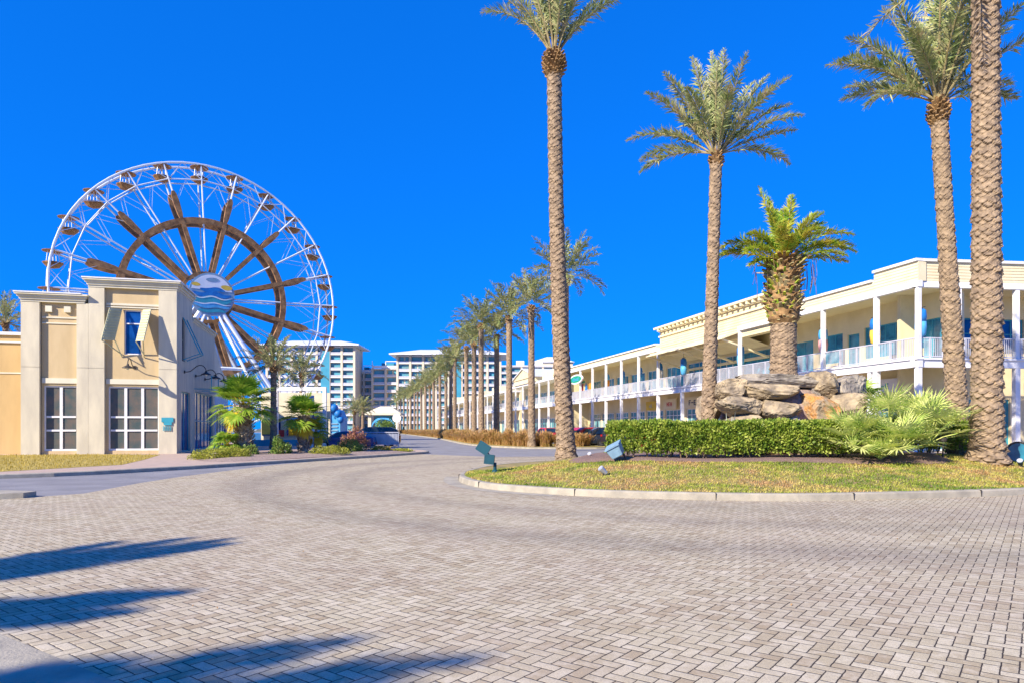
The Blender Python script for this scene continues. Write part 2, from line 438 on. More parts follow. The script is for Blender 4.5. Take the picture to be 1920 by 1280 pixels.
MUL = [(x+rngm.uniform(-.08, .08), y+rngm.uniform(-.08, .08)) for x, y in MUL]
MA = np.array(MUL)
def mulz(x, y):
    d = polydist(x, y, MA); return islz(x, y)+.015+.07*min(1, d/.35)+.02*noise.noise((x*4, y*4, 0))
mound('mulch_bed', MUL, mulz, M['mulch'], rings=30)

def kerb(name, pts, wd, h, m, closed=False, joint=3.2):
    """kerb profile swept along pts (outer bottom line); body lies to the left of travel"""
    P = [np.array(p, float) for p in pts]; N = len(P); mb = MB(); vs = []; fs = []
    prof = [(0, 0), (.02, h*.8), (.05, h*.97), (.09, h), (wd, h), (wd, h-.12), (wd, -.02)]
    K = len(prof)
    for i in range(N):
        a = P[(i-1) % N] if closed or i else P[i]; b = P[(i+1) % N] if closed or i < N-1 else P[i]
        d = (b-a)/np.linalg.norm(b-a); nrm = np.array([-d[1], d[0]])
        for o_, z in prof:
            q = P[i]+nrm*o_; vs.append((q[0], q[1], z))
    for i in range(N if closed else N-1):
        j = (i+1) % N
        for k in range(K-1): fs.append((i*K+k, j*K+k, j*K+k+1, i*K+k+1))
    mb.add(vs, fs)
    o = mb.build(name, [m, M['dark']])
    return tag(o, kind='structure')
kerb('kerb_island', ISL[::-1], .22, .17, M['concrete'], closed=True)
# joints across the island kerb
jb = MB(); acc = 0
for i in range(len(ISL)):
    a = np.array(ISL[i]); b = np.array(ISL[(i+1) % len(ISL)]); L = np.linalg.norm(b-a); acc += L
    if acc > 3.1:
        acc = 0; d = (b-a)/L; n_ = np.array([d[1], -d[0]])
        c_ = a-n_*.0
        sgn = 1 if inpoly(*(a+n_*.3)) else -1
        q0 = a-n_*sgn*.006; q1 = a+n_*sgn*.215
        jb.bar((q0[0], q0[1], .088), (q1[0], q1[1], .088), .014, .168)
structure('kerb_joints', jb, M['dark'])
# gutter pan at the island's tip
gut = MB()
tipp = [p for p in ISL if p[0] < 1.2 and p[1] < 24]
tipp.sort(key=lambda p: p[1])
inn = []; out_ = []
for p in tipp:
    d = np.array(p)-np.array((6, 24.)); d = d/np.linalg.norm(d)
    inn.append((p[0]+d[0]*.01, p[1]+d[1]*.01, .009)); out_.append((p[0]+d[0]*.5, p[1]+d[1]*.42, .009))
n_ = len(inn); gut.add(inn+out_, [(i, i+1, n_+i+1, n_+i) for i in range(n_-1)])
structure('gutter', gut, M['concrete'])

# concrete edge slab, lower left corner, with its soldier row
sheet('concrete_band', [(-4.18, 5.52), (-2.42, 4.33), (-1.2, 3.4), (-5, .5), (-12, 2.5), (-9, 8.3)], .009, M['concrete'])
# left pavement with kerb
LK = smoothpoly([(-44, 13.5), (-27, 17.8), (-16.9, 22.5), (-13.4, 27.2), (-12.0, 30.2), (-10.3, 34), (-8.0, 39.0), (-6.2, 43.6), (-5.6, 45.6), (-5.9, 47.4), (-7.2, 50)], 5, closed=False)
LK += smoothpoly([(-8.5, 54), (-11.2, 66), (-14.6, 85), (-23, 125), (-42, 205)], 3, closed=False)
kerb('kerb_left', LK, .18, .15, M['concrete'])
sheet('pavement', [(p[0]-.1, p[1]+.05) for p in LK]+[(-160, 205), (-160, 14), (-60, 14)], .146, M['sidewalk'])
sheet('left_lawn', [(-44, 14.6), (-27, 19.0), (-17.9, 23.9), (-16.3, 28.5), (-17.8, 33), (-20.4, 39.6), (-24.6, 40.3), (-33, 38.2), (-60, 33)], .152, M['lawnbasey'])
BED = smoothpoly([(-15.6, 33.5), (-13.3, 31.2), (-11.6, 33.2), (-9.6, 37.2), (-7.6, 41.5), (-6.5, 45), (-7.2, 48.3), (-10, 51), (-14.2, 49.5), (-17.2, 44), (-17.4, 38)], 4)
BA = np.array(BED)
def bedz(x, y): return .152+.12*min(1, polydist(x, y, BA)/1.2)+.03*noise.noise((x*1.5, y*1.5, 2))
mound('planting_bed', BED, bedz, M['mulch2'], rings=12)
# small splitter island at the far left
mbs = MB(); mbs.prism([(-30, 14.2), (-12.3, 15.85), (-11.6, 16.2), (-11.6, 16.65), (-12.4, 16.9), (-30, 15.8)], -.01, .13); structure('kerb_splitter', mbs, M['concrete'])

# avenue median
MED = smoothpoly([(8.0, 56.6), (2.6, 56.2), (.3, 58.0), (-4.4, 69), (-12.2, 112), (-22.2, 158), (-45, 262), (-41, 264), (-17.5, 160), (-6, 112), (3.4, 72), (7.6, 62)], 4)
kerb('kerb_median', MED if False else MED[::-1], .2, .15, M['concrete'], closed=True)
sheet('median', [(p[0], p[1]) for p in MED], .14, M['lawnbasey'])
# pavement in front of the shops, far side of the island
FA = np.array((-.239, .971)); FO = np.array((-.971, -.239)); C0 = np.array((21.3, 36.0))
def fpt(t, o=0): return C0+FA*t+FO*o
sp_ = [fpt(200, 3.2), fpt(-1, 3.2), (24.5, 33.3), (60, 35.5), (60, 60), fpt(200, -4)]
mbp = MB(); mbp.prism([tuple(p) for p in sp_][::-1], -.01, .38); structure('shop_pavement', mbp, M['sidewalk'])

# ---- grass blades
def grass(name, A, zf, n, h, m, seed, bbox, avoid=None):
    r = np.random.RandomState(seed); pts = []
    while len(pts) < n:
        X = r.uniform(bbox[0], bbox[1], 4000); Y = r.uniform(bbox[2], bbox[3], 4000)
        for x, y in zip(X, Y):
            if not inpoly(x, y, A): continue
            if avoid is not None and inpoly(x, y, avoid) and polydist(x, y, avoid) > .12: continue
            pts.append((x, y)); 
            if len(pts) >= n: break
    P = np.array(pts); Z = np.array([zf(x, y) for x, y in pts])
    B = np.column_stack([P, Z]); az = r.uniform(0, 2*PI, n); ln = r.uniform(.02, .07, n)
    hh = h*r.uniform(.5, 1.2, n)
    tip = B+np.column_stack([np.cos(az)*ln, np.sin(az)*ln, hh])
    side = np.column_stack([-np.sin(az), np.cos(az), np.zeros(n)])
    q = kites(B-np.array([0, 0, .01]), tip, side, r.uniform(.012, .03, n))
    return tag(npmesh(name, q, m), kind='stuff')
fr = np.array([p for p in ISL]); 
grass('grass', IA+(IA.mean(0)-IA)*.02, islz, 46000, .055, M['lawn'], 5, (-2, 18.5, 15.4, 24), MA)
LLA = np.array([(-30, 18.6), (-17.9, 23.9), (-16.3, 28.5), (-17.8, 33), (-20.4, 39.6), (-24.6, 40.3), (-33, 38.2)])
grass('dry_grass', LLA, lambda x, y: .15, 9000, .09, M['lawny'], 6, (-33, -16, 18, 41))

# ================================================================== PALMS
def frond(r, base, az, el, L, droop, n=44, ll=.5, wid=.045, vee=.5, twist=0., rachis=None, gap=.16, gravity=.25):
    """feather leaf -> (n*2,4,3) quads; rachis tube appended to MB"""
    m_ = 14; s = np.linspace(0, 1, m_+1)
    e = el-droop*s**1.5; ds = L/m_
    hx = np.cumsum(np.concatenate([[0], np.cos((e[1:]+e[:-1])/2)*ds])); hz = np.cumsum(np.concatenate([[0], np.sin((e[1:]+e[:-1])/2)*ds]))
    az_ = az+twist*s**2
    P = np.column_stack([base[0]+hx*np.cos(az_), base[1]+hx*np.sin(az_), base[2]+hz])
    if rachis is not None: rachis.tube([tuple(p) for p in P[::2]], [.035*(1-.8*k/7)*(L/3.) for k in range(8)], 4, cap=False)
    t = np.linspace(gap, 1, n)
    C = np.column_stack([np.interp(t, s, P[:, k]) for k in range(3)])
    T = unit(np.column_stack([np.interp(t, s, np.gradient(P[:, k])) for k in range(3)]))
    S = unit(np.cross(T, np.array([0, 0, 1.0]))); U = np.cross(S, T)
    out = []
    prof = np.sin(np.clip((t-gap)/(1-gap), 0, 1)*PI*.93+.15)**.6
    for sg in (-1, 1, -1, 1) if n > 50 else (-1, 1):
        fw = r.uniform(.7, 1.3, n); jit = r.normal(0, .24, (n, 3))
        d = unit(S*sg*.75+T*fw[:, None]*.85+U*(vee+r.normal(0, .45, n))[:, None]*.6+jit)
        l = ll*prof*r.uniform(.75, 1.12, n)
        tip = C+d*l[:, None]; tip[:, 2] -= gravity*l*r.uniform(.4, 1.4, n)*.5
        sd = unit(np.cross(d, U+jit))
        bend = U*(l*.06)[:, None]
        out.append(kites(C, tip, sd, wid*r.uniform(.7, 1.3, n)*(.5+.5*prof), bend))
    return np.concatenate(out)

def date_trunk(h, r0, r1, flare=1.35, row=.15, ns=14, seg=42, lean=(0, 0), seed=1, amp=.2, rows_sub=6, curve=0.):
    """trunk covered in spiral leaf scars; real relief"""
    r = random.Random(seed); rows = int(h/row); vs = []; fs = []
    hel = 2 if ns > 6 else 1
    jz = [r.uniform(-.12, .12) for _ in range(4*ns)]
    for k in range(rows*rows_sub+1):
        z = k*row/rows_sub; u = z/h
        rr = r0+(r1-r0)*min(1, u*1.5)+r0*(flare-1)*math.exp(-z/.45)
        cx = lean[0]*u*h+curve*math.sin(u*PI); cy = lean[1]*u*h
        for i in range(seg):
            th = 2*PI*i/seg; best = 0.
            wob = .10*noise.noise((math.cos(th)*1.5, math.sin(th)*1.5, z*3+seed))
            for half in (0, 1):
                q = th*ns/(2*PI)+.5*half; qi = math.floor(q); d = 2*(q-qi)-1
                zz = z/row+hel*th/(2*PI)+.5*half+jz[(int(qi) % ns)*2+half]+wob
                zi = math.floor(zz-.42*d*d); s_ = zz-.42*d*d-zi
                hs = math.sin((int(qi) % ns)*12.9+zi*78.2+half*37.7)*.5+.5
                e_ = min(1., s_/.14) if s_ < .14 else max(0., 1-(s_-.14)/.86)**.75
                best = max(best, e_*(1-.35*d*d)*(.55+.6*hs))
            rad = rr*(1-.06+amp*best+.03*noise.noise((math.cos(th)*2, math.sin(th)*2+z*2.5, seed)))
            vs.append((cx+rad*math.cos(th), cy+rad*math.sin(th), z))
    n = rows*rows_sub
    for k in range(n):
        for i in range(seg):
            j = (i+1) % seg; fs.append((k*seg+i, k*seg+j, (k+1)*seg+j, (k+1)*seg+i))
    fs.append(tuple(n*seg+i for i in range(seg)))
    mb = MB(); mb.add(vs, fs); return mb, Vector((lean[0]*h, lean[1]*h, n*row/rows_sub))

def boot_ball(top, rad, hgt, n, seed, size=.12, up=.5, sink=.15):
    """the knob of cut leaf bases below a crown"""
    r = random.Random(seed); mb = MB()
    prof = [(rad*.62*math.sin(PI*(.12+.80*k/9))**.6, -hgt*.05+hgt*k/9-hgt+sink) for k in range(10)]
    mb.lathe(prof, 14, top)
    ga = PI*(3-5**.5)
    for k in range(n):
        v = (k+.5)/n; z = -hgt+hgt*v+sink; pr = math.sin(PI*(.14+.74*v))**.6
        a = k*ga; rr = rad*.55*pr
        d = Vector((math.cos(a), math.sin(a), 0)); b = Vector(top)+d*rr+Vector((0, 0, z-.05))
        e = b+d*rad*(.38+.12*r.random())*pr+Vector((0, 0, size*(up+.7*r.random())))
        s_ = size*r.uniform(.7, 1.15)
        mb.bar(b, e, s_, s_*.45, up=(0, 0, 1), w2=s_*.75, h2=s_*.3)
    return mb

def crown(r, top, specs, L, ll, wid, n, seed, rac=None, **kw):
    qs = []
    for (az, el, lf, dr) in specs:
        a = R(az); b = Vector(top)+Vector((math.cos(a), math.sin(a), 0))*.12*L/3
        qs.append(frond(r, b, a, R(el), L*lf, R(dr), n=n, ll=ll, wid=wid, twist=r.uniform(-.15, .15), rachis=rac, **kw))
    return np.concatenate(qs)

def auto_specs(r, n, elmin=-15, elmax=82, d0=20, d1=70):
    out = []; ga = 137.5
    for k in range(n):
        v = (k+.5)/n; el = elmax-(elmax-elmin)*v**1.1
        out.append(((k*ga+r.uniform(-14, 14)) % 360, el+r.uniform(-6, 6), r.uniform(.82, 1.08), d0+(d1-d0)*v+r.uniform(-10, 10)))
    return out

def date_palm(label, loc, h, r0, r1, specs=None, L=3.4, seed=1, nf=30, group=None, lean=(0, 0), ball=(.5, .9), ll=.52, dens=46, leaf='date', flare=1.35, name='date_palm', row=.20, ns=10, amp=.25, curve=0., wid=.05, seg=42):
    r = np.random.RandomState(seed)
    t = thing(name, label, 'palm tree', loc, 0, group)
    mb, top = date_trunk(h, r0, r1, flare, row=row, ns=ns, lean=lean, seed=seed, amp=amp, curve=curve, seg=seg)
    mb.build('trunk', M['trunk'], t)
    if ball: boot_ball(top+Vector((0, 0, ball[1]*.35)), ball[0], ball[1], int(70*ball[0]*ball[1]/.3), seed, .13).build('cut_leaf_bases', M['boot'], t)
    ct = top+Vector((0, 0, (ball[1] if ball else .2)*.45))
    rac = MB()
    if specs is None: specs = auto_specs(r, nf)
    q = crown(r, ct, specs, L, ll, wid, dens, seed, rac)
    c = npmesh('crown', q, M[leaf], t)
    rac.build('leaf_stalks', M['boot2'], c)
    return t

# --- the tall palm at the island's tip (crown cut by the picture's top edge)
p = px(1062, 855, 28); z = islz(p.x, p.y)
date_palm('tall date palm at the left tip of the grass island, crown cut off above', (p.x, p.y, z-.05),
          16.3, .335, .27, L=4.2, seed=11, lean=(-.031, 0), ball=(.54, 1.1), curve=-.1, ll=.6, dens=60,
          specs=[(178, 58, .85, 62), (200, 60, .8, 40), (2, 55, .9, 35), (-15, 50, .8, 42), (20, 62, 1, 30), (160, 62, 1, 30), (250, 72, 1, 25), (290, 76, 1, 20), (90, 70, 1, 30),
                 (60, 58, .9, 35), (120, 62, .9, 35), (225, 66, 1, 30), (315, 62, 1, 30), (270, 80, 1, 10), (185, 75, 1, 20), (0, 76, 1, 20), (100, 84, 1, 10), (40, 75, 1, 20), (140, 77, 1, 20), (210, 80, 1, 16), (330, 78, 1, 16), (280, 64, .8, 30)])
# --- slim palm left of the boulders
p = px(1326, 850, 25); z = islz(p.x, p.y)
date_palm('slim date palm with a full crown directly left of the boulders', (p.x, p.y, z-.05), 10.9, .255, .195, L=3.35, seed=12, lean=(.030, 0), ball=(.31, .62), flare=1.7,
          ll=.50, dens=58, wid=.05, specs=[(180, 33, .98, 55), (172, 20, .8, 50), (190, 52, 1, 42), (200, 60, 1.0, 30), (165, 62, .95, 25), (185, 5, .85, 50), (215, 74, 1, 15), (95, 80, 1, 8), (280, 84, 1.05, 6),
                 (300, 74, 1, 15), (250, 78, .9, 14), (5, 50, 1.0, 38), (-6, 38, 1.0, 34), (10, 28, 1.0, 20), (-12, 58, 1.05, 30), (0, 15, .8, 60), (350, 66, 1, 20), (20, 70, 1, 20), (60, 60, .8, 30), (120, 60, .8, 30),
                 (270, 55, .7, 30), (225, 52, .8, 35), (320, 52, .8, 30), (150, 72, 1, 18), (40, 44, .9, 30), (140, 44, .9, 30), (240, 86, 1.05, 5)])
# --- palm standing behind the palmettos on the right
p = px(1800, 845, 24.2); z = islz(p.x, p.y)
date_palm('leaning date palm with a broad crown behind the palmettos, left of the thick trunk', (p.x, p.y, z-.05), 12.35, .335, .25, L=3.9, seed=13, lean=(-.062, 0), ball=(.42, .95), flare=1.2,
          ll=.62, dens=60, wid=.055, specs=[(180, 42, 1.0, 55), (190, 30, 1.05, 32), (172, 55, 1.0, 35), (200, 12, .8, 58), (165, 25, .8, 45), (205, 62, 1, 20), (240, 75, 1.1, 12), (270, 84, 1.15, 6), (300, 76, 1.1, 12), (330, 70, 1.05, 15),
                 (0, 58, 1.0, 30), (-10, 44, 1, 32), (12, 30, .9, 30), (350, 12, .6, 40), (20, 64, 1, 20), (90, 76, 1, 15), (60, 60, 1, 25), (120, 62, 1, 25), (150, 74, 1.05, 18), (225, 80, 1.1, 10), (285, 66, .95, 22), (255, 64, .9, 22), (315, 56, .85, 28), (222, 50, .75, 40), (130, 40, .9, 30), (45, 40, .9, 30), (100, 50, .9, 30), (275, 74, 1.0, 10)])
# --- thick trunk at the right edge
p = px(1851, 857, 21.6); z = islz(p.x, p.y)
date_palm('thickest palm trunk with swollen base at the right, running out of the top', (p.x, p.y, z-.05), 15.5, .41, .345, L=4, seed=14, lean=(-.0035, 0), ball=(.5, 1), flare=1.45, nf=26, row=.22, ns=9, amp=.27, seg=54)

# --- pineapple palm on the rocks
def pineapple_palm():
    base = px(1469, 716, 26)
    t = thing('pineapple_palm', 'stout palm with a shaggy pineapple-shaped head growing out of the boulder pile', 'palm tree', base-Vector((0, 0, .8)))
    mb, top = date_trunk(3.1, .54, .46, 1.0, row=.13, ns=14, seed=21, amp=.13, seg=60, rows_sub=4)
    mb.build('trunk', M['trunk'], t, smooth=False)
    # shaggy head
    r = random.Random(4); hb = MB(); zc = 2.95; H = 2.55
    hb.cur = 1; hb.lathe([(.42, zc), (.56, zc+.2), (.60, zc+.7), (.60, zc+1.4), (.60, zc+2.0), (.5, zc+2.5)], 20)
    ga = PI*(3-5**.5)
    for k in range(430):
        v = (k+.5)/430; a = k*ga; pr = min(1, .62+1.8*v) if v < .25 else 1.0
        pr *= 1+.12*math.sin(v*PI)
        d = Vector((math.cos(a), math.sin(a), 0)); b = d*.47*pr+Vector((0, 0, zc+H*v))
        e = b+d*r.uniform(.10, .32)*(1 if v < .8 else 1.7)+Vector((0, 0, r.uniform(.0, .26)))
        hb.cur = 0 if r.random() < .42 else (1 if r.random() < .62 else 2)
        s_ = r.uniform(.09, .17); hb.bar(b, e, s_, s_*.4, w2=s_*.6, h2=.03)
    hb.build('shaggy_head', [M['boot2'], M['boot'], M['canary']], t)
    # hanging threads
    ht = MB()
    for k in range(16):
        a = r.uniform(-.9, .9)+(PI if k % 3 == 0 else 0); x, y = math.cos(a)*r.uniform(.9, 1.2), math.sin(a)*r.uniform(.9, 1.2); z = 5.3+r.uniform(-.2, .2); l = r.uniform(.5, 1.4)
        ht.tube([(x, y, z), (x+.05, y, z-l*.5), (x+r.uniform(-.1, .1), y, z-l)], .012, 3)
    ht.build('hanging_threads', M['boot'], t)
    rr = np.random.RandomState(5); rac = MB(); top = Vector((0, 0, zc+H-.15))
    specs = [(182, 46, 1.1, 85), (175, 22, 1.1, 42), (195, 62, .8, 75), (165, 34, 1.0, 62), (205, 30, .9, 70), (270, 76, 1.0, 18), (150, 84, 1.1, 12), (182, 78, 1.25, 12), (5, 60, 1.0, 70), (-8, 50, 1.15, 75), (8, 38, 1.2, 62), (-15, 30, 1.1, 60),
             (12, 15, 1.15, 30), (0, 74, 1.0, 45), (20, 66, 1.05, 60), (60, 55, 1, 60), (100, 60, 1, 60), (130, 50, 1, 60), (240, 60, .8, 70), (300, 58, .8, 70), (320, 70, .9, 50), (225, 72, .9, 40), (265, 52, .6, 60), (340, 20, .9, 50), (210, 5, .7, 40), (345, 40, .95, 70), (250, 80, .8, 20), (90, 80, 1, 20)]
    q = crown(rr, top, specs, 2.4, .46, .05, 60, 5, rac)
    c = npmesh('crown', q, M['canary'], t); rac.build('leaf_stalks', M['fanold'], c)
pineapple_palm()

# --- off-frame palms on the left whose shadows fall on the pavers
def shadow_palm(loc, h, specs, seed, label):
    date_palm(label, loc, h, .32, .26, specs=specs, L=3.9, seed=seed, ll=.66, dens=80, wid=.085)
shadow_palm((-17.6, -4.6, 0), 7.6, [(96, 62, 1.05, 24), (102, 58, 1.0, 25), (90, 66, 1.05, 18), (84, 70, 1., 18), (-12, 62, .86, 20), (-20, 58, .86, 22), (-6, 66, .85, 18), (-28, 58, .85, 18), (-2, 55, .8, 30),
             (150, 10, .8, 50), (200, 10, .8, 50), (250, 10, .8, 50), (230, 30, .8, 50), (180, 30, .8, 50), (120, 0, .7, 50), (215, 60, .7, 30)], 31, 'date palm beyond the left edge, throwing frond shadows on the pavers')
shadow_palm((-20.2, -11.05, 0), 11.0, [(12, 38, 1.15, 14), (6, 35, 1.1, 14), (0, 32, 1.1, 14), (-8, 30, 1.0, 16), (20, 42, 1.0, 18), (-16, 28, .85, 16), (28, 44, .75, 20),
             (150, 10, .8, 50), (200, 10, .8, 50), (250, 10, .8, 50), (230, 30, .8, 50), (180, 30, .8, 50), (215, 60, .7, 30)], 33, 'taller date palm beyond the lower left corner, throwing one long frond shadow')

# --- avenue palms: three low-detail prototypes copied down the median
def avenue_proto(seed, h):
    r = np.random.RandomState(seed)
    t = thing('avenue_palm', '', 'palm tree', (0, 0, 0))
    mb, top = date_trunk(h, .33, .27, 1.25, row=.3, ns=9, seg=18, rows_sub=3, seed=seed, amp=.12, lean=(r.uniform(-.008, .008), 0)); mb.build('trunk', M['trunk'], t)
    boot_ball(top+Vector((0, 0, .2)), .42, .8, 34, seed, .15).build('cut_leaf_bases', M['boot'], t)
    q = crown(r, top+Vector((0, 0, .35)), auto_specs(r, 30, -12, 80, 18, 62), 3.5, .66, .085, 42, seed)
    npmesh('crown', q, M['datefar'], t)
    return t
AV = [avenue_proto(41, 12.2), avenue_proto(42, 11.6), avenue_proto(43, 12.8)]
av_used = [False]*3
GAV = 'palms lining the avenue median'
def avenue(X, D, k, label, s=1.0, rz=0.):
    if not av_used[k]: o = AV[k]; av_used[k] = True
    else: o = copy_tree(AV[k])
    o.location = (X, D, .12); o.rotation_euler = (0, 0, rz); o.scale = (1, 1, s)
    o['label'] = label; o['group'] = GAV
def avx(x, D): return (x-960)/1280*D
near = [(1060, 51, 2, 1.0, 'avenue palm mostly hidden behind the tall palm trunk at the island tip'),
        (997, 58, 0, .975, 'nearest fully visible avenue palm, just left of the tall island palm'),
        (955, 63.5, 1, 1.02, 'second fully visible avenue palm left of the tall island palm'),
        (931, 72, 0, .93, 'avenue palm whose small crown hides behind its taller neighbours, third from the right'),
        (903, 70.5, 2, .95, 'fourth avenue palm left of the tall island palm, with wide crown'),
        (889, 79, 1, .98, 'fifth avenue palm left of the tall island palm'),
        (875, 87, 0, .98, 'sixth avenue palm left of the tall island palm'),
        (853, 104, 2, .95, 'avenue palm in front of the second tower, seventh from the right')]
rg = random.Random(8)
for x, D, k, s, lab in near: avenue(avx(x, D), D, k, lab, s, rg.uniform(0, 6))
far = [(845, 112), (836, 124), (825, 128), (813, 142), (806, 150), (798, 160), (790, 170), (783, 180), (777, 190), (770, 203), (764, 215), (757, 228), (751, 240), (744, 252)]
for i, (x, D) in enumerate(far):
    avenue(avx(x, D), D, i % 3, 'distant palm in the dense far end of the avenue row, before the hotel towers', rg.uniform(.94, 1.03), rg.uniform(0, 6))

# --- other date palms left of the road
def small_date(x, ybase, ycrown, D, seed, label, L=2.8, nf=26, g='far'):
    loc = px(x, ybase, D); h = (ybase-ycrown)/1280*D
    date_palm(label, (loc.x, loc.y, .1), h+max(0, loc.z-.1), .24, .2, L=L, seed=seed, nf=nf, ll=.5, dens=34, wid=.075, leaf='datefar', ball=(.34, .6), row=.3, ns=9, seg=18)
small_date(513, 812, 688, 52, 51, 'slender date palm rising behind the yellow-green fan palm, before the wheel', 2.9, 30)
small_date(566, 812, 702, 66, 52, 'date palm behind the white-framed arcade, seen through the wheel rim', 2.6)
small_date(664, 805, 771, 105, 53, 'short date palm with drooping crown before the left hotel tower, left one of the pair', 3.0)
small_date(680, 805, 766, 118, 54, 'short date palm with drooping crown before the left hotel tower, right one of the pair', 2.6)
small_date(10, 800, 612, 62, 55, 'palm crown peeping over the low roof at the left edge', 3.2)
small_date(-25, 800, 604, 66, 56, 'palm behind the low roof, cut by the left edge', 3.2)

# --- fan leaves
def fan_leaf(r, base, az, el, pet, rad, nseg=22, spread=235, fold=.28, droop=.5, wid=.07, mb=None, tilt=.45):
    """palmate leaf: stalk then segments fanning out; returns quads"""
    a = az; d = np.array([math.cos(a)*math.cos(el), math.sin(a)*math.cos(el), math.sin(el)])
    side = unit(np.cross(d, [0, 0, 1.])); up = np.cross(side, d)
    hub = np.array(base)+d*pet
    hub[2] -= pet*.12*math.cos(el)
    if mb is not None: mb.tube([tuple(base), tuple((np.array(base)+hub)/2+up*pet*.05), tuple(hub)], .018, 4, cap=False)
    ct_, st_ = math.cos(tilt), math.sin(tilt); d, up = d*ct_-up*st_, up*ct_+d*st_
    th = np.radians(np.linspace(-spread/2, spread/2, nseg)+r.normal(0, 2, nseg))
    D_ = np.cos(th)[:, None]*d+np.sin(th)[:, None]*side
    l = rad*(.80+.20*np.cos(th/1.3))*r.uniform(.9, 1.06, nseg)
    B = np.repeat(hub[None], nseg, 0)
    mid = B+D_*(l*.6)[:, None]+up*(np.abs(np.sin(th))*fold*l*.6)[:, None]
    mid[:, 2] -= droop*.15*l
    tip = mid+D_*(l*.42)[:, None]; tip[:, 2] -= (droop*.42*l*r.uniform(.6, 1.3, nseg))
    sd = unit(np.cross(D_, up)); w_ = (wid*l/rad)[:, None]
    q1 = np.stack([B-sd*.008, mid-sd*w_*.55, mid+sd*w_*.55, B+sd*.008], 1)
    q2 = np.stack([mid-sd*w_*.55, tip-sd*.004, tip+sd*.004, mid+sd*w_*.55], 1)
    return np.concatenate([q1, q2])

def fan_palm(name, label, loc, h, r0, n, rad, pet, seed, leaf='fan', old=6, trunk=True, elmin=-25, cat='palm tree', spread=235, boots=True, droop=.55, nseg=24, wid=.09, group=None, tilt=.45):
    r = np.random.RandomState(seed); t = thing(name, label, cat, loc, 0, group)
    if trunk:
        rr = random.Random(seed); mb = MB(); mb.lathe([(r0*.80, 0), (r0*.72, .2), (r0*.7, h*.5), (r0*.75, h)], 14)
        ga = PI*(3-5**.5); nb = int(h*60)
        if boots:
            for k in range(nb):
                v = (k+.5)/nb; a = k*ga; d = Vector((math.cos(a), math.sin(a), 0)); sdv = Vector((-math.sin(a), math.cos(a), 0))*(.12 if k % 2 else -.12)
                b = d*r0*.66+Vector((0, 0, h*v-.05)); e = b+d*r0*rr.uniform(.22, .42)+sdv+Vector((0, 0, rr.uniform(.10, .26)))
                mb.bar(b, e, rr.uniform(.08, .13), .04, w2=.06, h2=.03)
        mb.build('trunk', M['sabalboot'], t)
    qs = []; mi = []; st = MB(); ga = 2.399
    for k in range(n):
        v = (k+.5)/n; el = R(85-(85-elmin)*v**.8)+r.normal(0, .16)
        a = k*ga+r.normal(0, .12)
        q = fan_leaf(r, (0, 0, h-.1), a, el, pet*r.uniform(.8, 1.1), rad*r.uniform(.85, 1.08), nseg, spread, droop=droop*(1+.8*v), wid=wid, mb=st, tilt=tilt*r.uniform(.6, 1.3))
        qs.append(q); mi += [0]*len(q)
    for k in range(old):
        a = r.uniform(2.2, 5.6); q = fan_leaf(r, (0, 0, h-.15), a, R(r.uniform(-45, -15)), pet*.6, rad*.62, nseg, 150, droop=1.1, wid=wid, mb=st)
        qs.append(q); mi += [1]*len(q)
    c = npmesh('crown', np.concatenate(qs), [M[leaf], M['fanold']], t, mi)
    st.build('leaf_stalks', M['fanold'] if leaf == 'fan' else M['palmetto'], c)
    return t
def bed_at(x, y, D):
    p = px(x, y, D); return (p.x, p.y, bedz(p.x, p.y)-.03)
fan_palm('fan_palm', 'large yellow-green fan palm with a thick criss-cross booted trunk in the left bed', bed_at(457, 848, 38.5), 2.75, .60, 40, 1.05, 1.2, 61, old=5, elmin=-14, droop=.22, tilt=.3, wid=.11, spread=250)
fan_palm('fan_palm', 'smaller bright green fan palm behind, between the big fan palm and the blue car', bed_at(569, 842, 40.5), 2.15, .38, 30, .90, .95, 62, old=4, elmin=-12, droop=.2, tilt=.3, wid=.095, spread=250)
fan_palm('small_fan_palm', 'knee-high young fan palm beside the foot of the big booted fan palm', bed_at(425, 848, 37.5), .55, .12, 13, .68, .55, 63, old=1, trunk=False, elmin=5, cat='palm')
fan_palm('small_fan_palm', 'thin young fan palm right of the smaller bright green fan palm', bed_at(591, 842, 42), 1.25, .14, 12, .65, .6, 64, old=2, boots=False, elmin=-10, cat='palm')

# --- palmettos on the island
GP = 'palmettos at the right end of the hedge'
for i, (x, y, D, n, rad, pet, h, lab) in enumerate([
    (1600, 862, 21.3 , 20, .85, .85, .45, 'palmetto nearest the boulders, its leaves spilling over the end of the hedge'),
    (1667, 852, 23.0, 18, .95, 1.25, .7, 'palmetto standing tallest in the middle at the back of the clump'),
    (1690, 866, 21.0, 20, .85, .8, .4, 'yellow-green palmetto at the front of the clump, right of centre'),
    (1745, 858, 21.8, 20, .95, 1.1, .55, 'rightmost palmetto with long arching leaves left of the thick trunk'),
    (1725, 850, 23.2, 16, .85, 1.15, .55, 'palmetto at the back right, before the leaning palm'),
    (1650, 868, 20.9, 16, .62, .5, .15, 'low darker palmetto at the front foot of the clump')]):
    p = px(x, y, D); z = mulz(p.x, p.y)-.03
    fan_palm('palmetto', lab, (p.x, p.y, z), h, .1, int(n*1.1), rad*.88, pet*1.0, 70+i, tilt=.35, leaf='palmetto', old=0, trunk=False, elmin=20, cat='palmetto', spread=255, droop=.12, nseg=22, wid=.05, group=GP)
p = px(1612, 745, 26.5)
fan_palm('palmetto', 'green palmetto peeping up behind the right end of the boulders', (p.x, p.y, islz(p.x, p.y)-.03), 1.95, .1, 16, .7, .8, 79, leaf='fan', old=0, trunk=False, elmin=0, cat='palmetto', droop=.3, wid=.06)

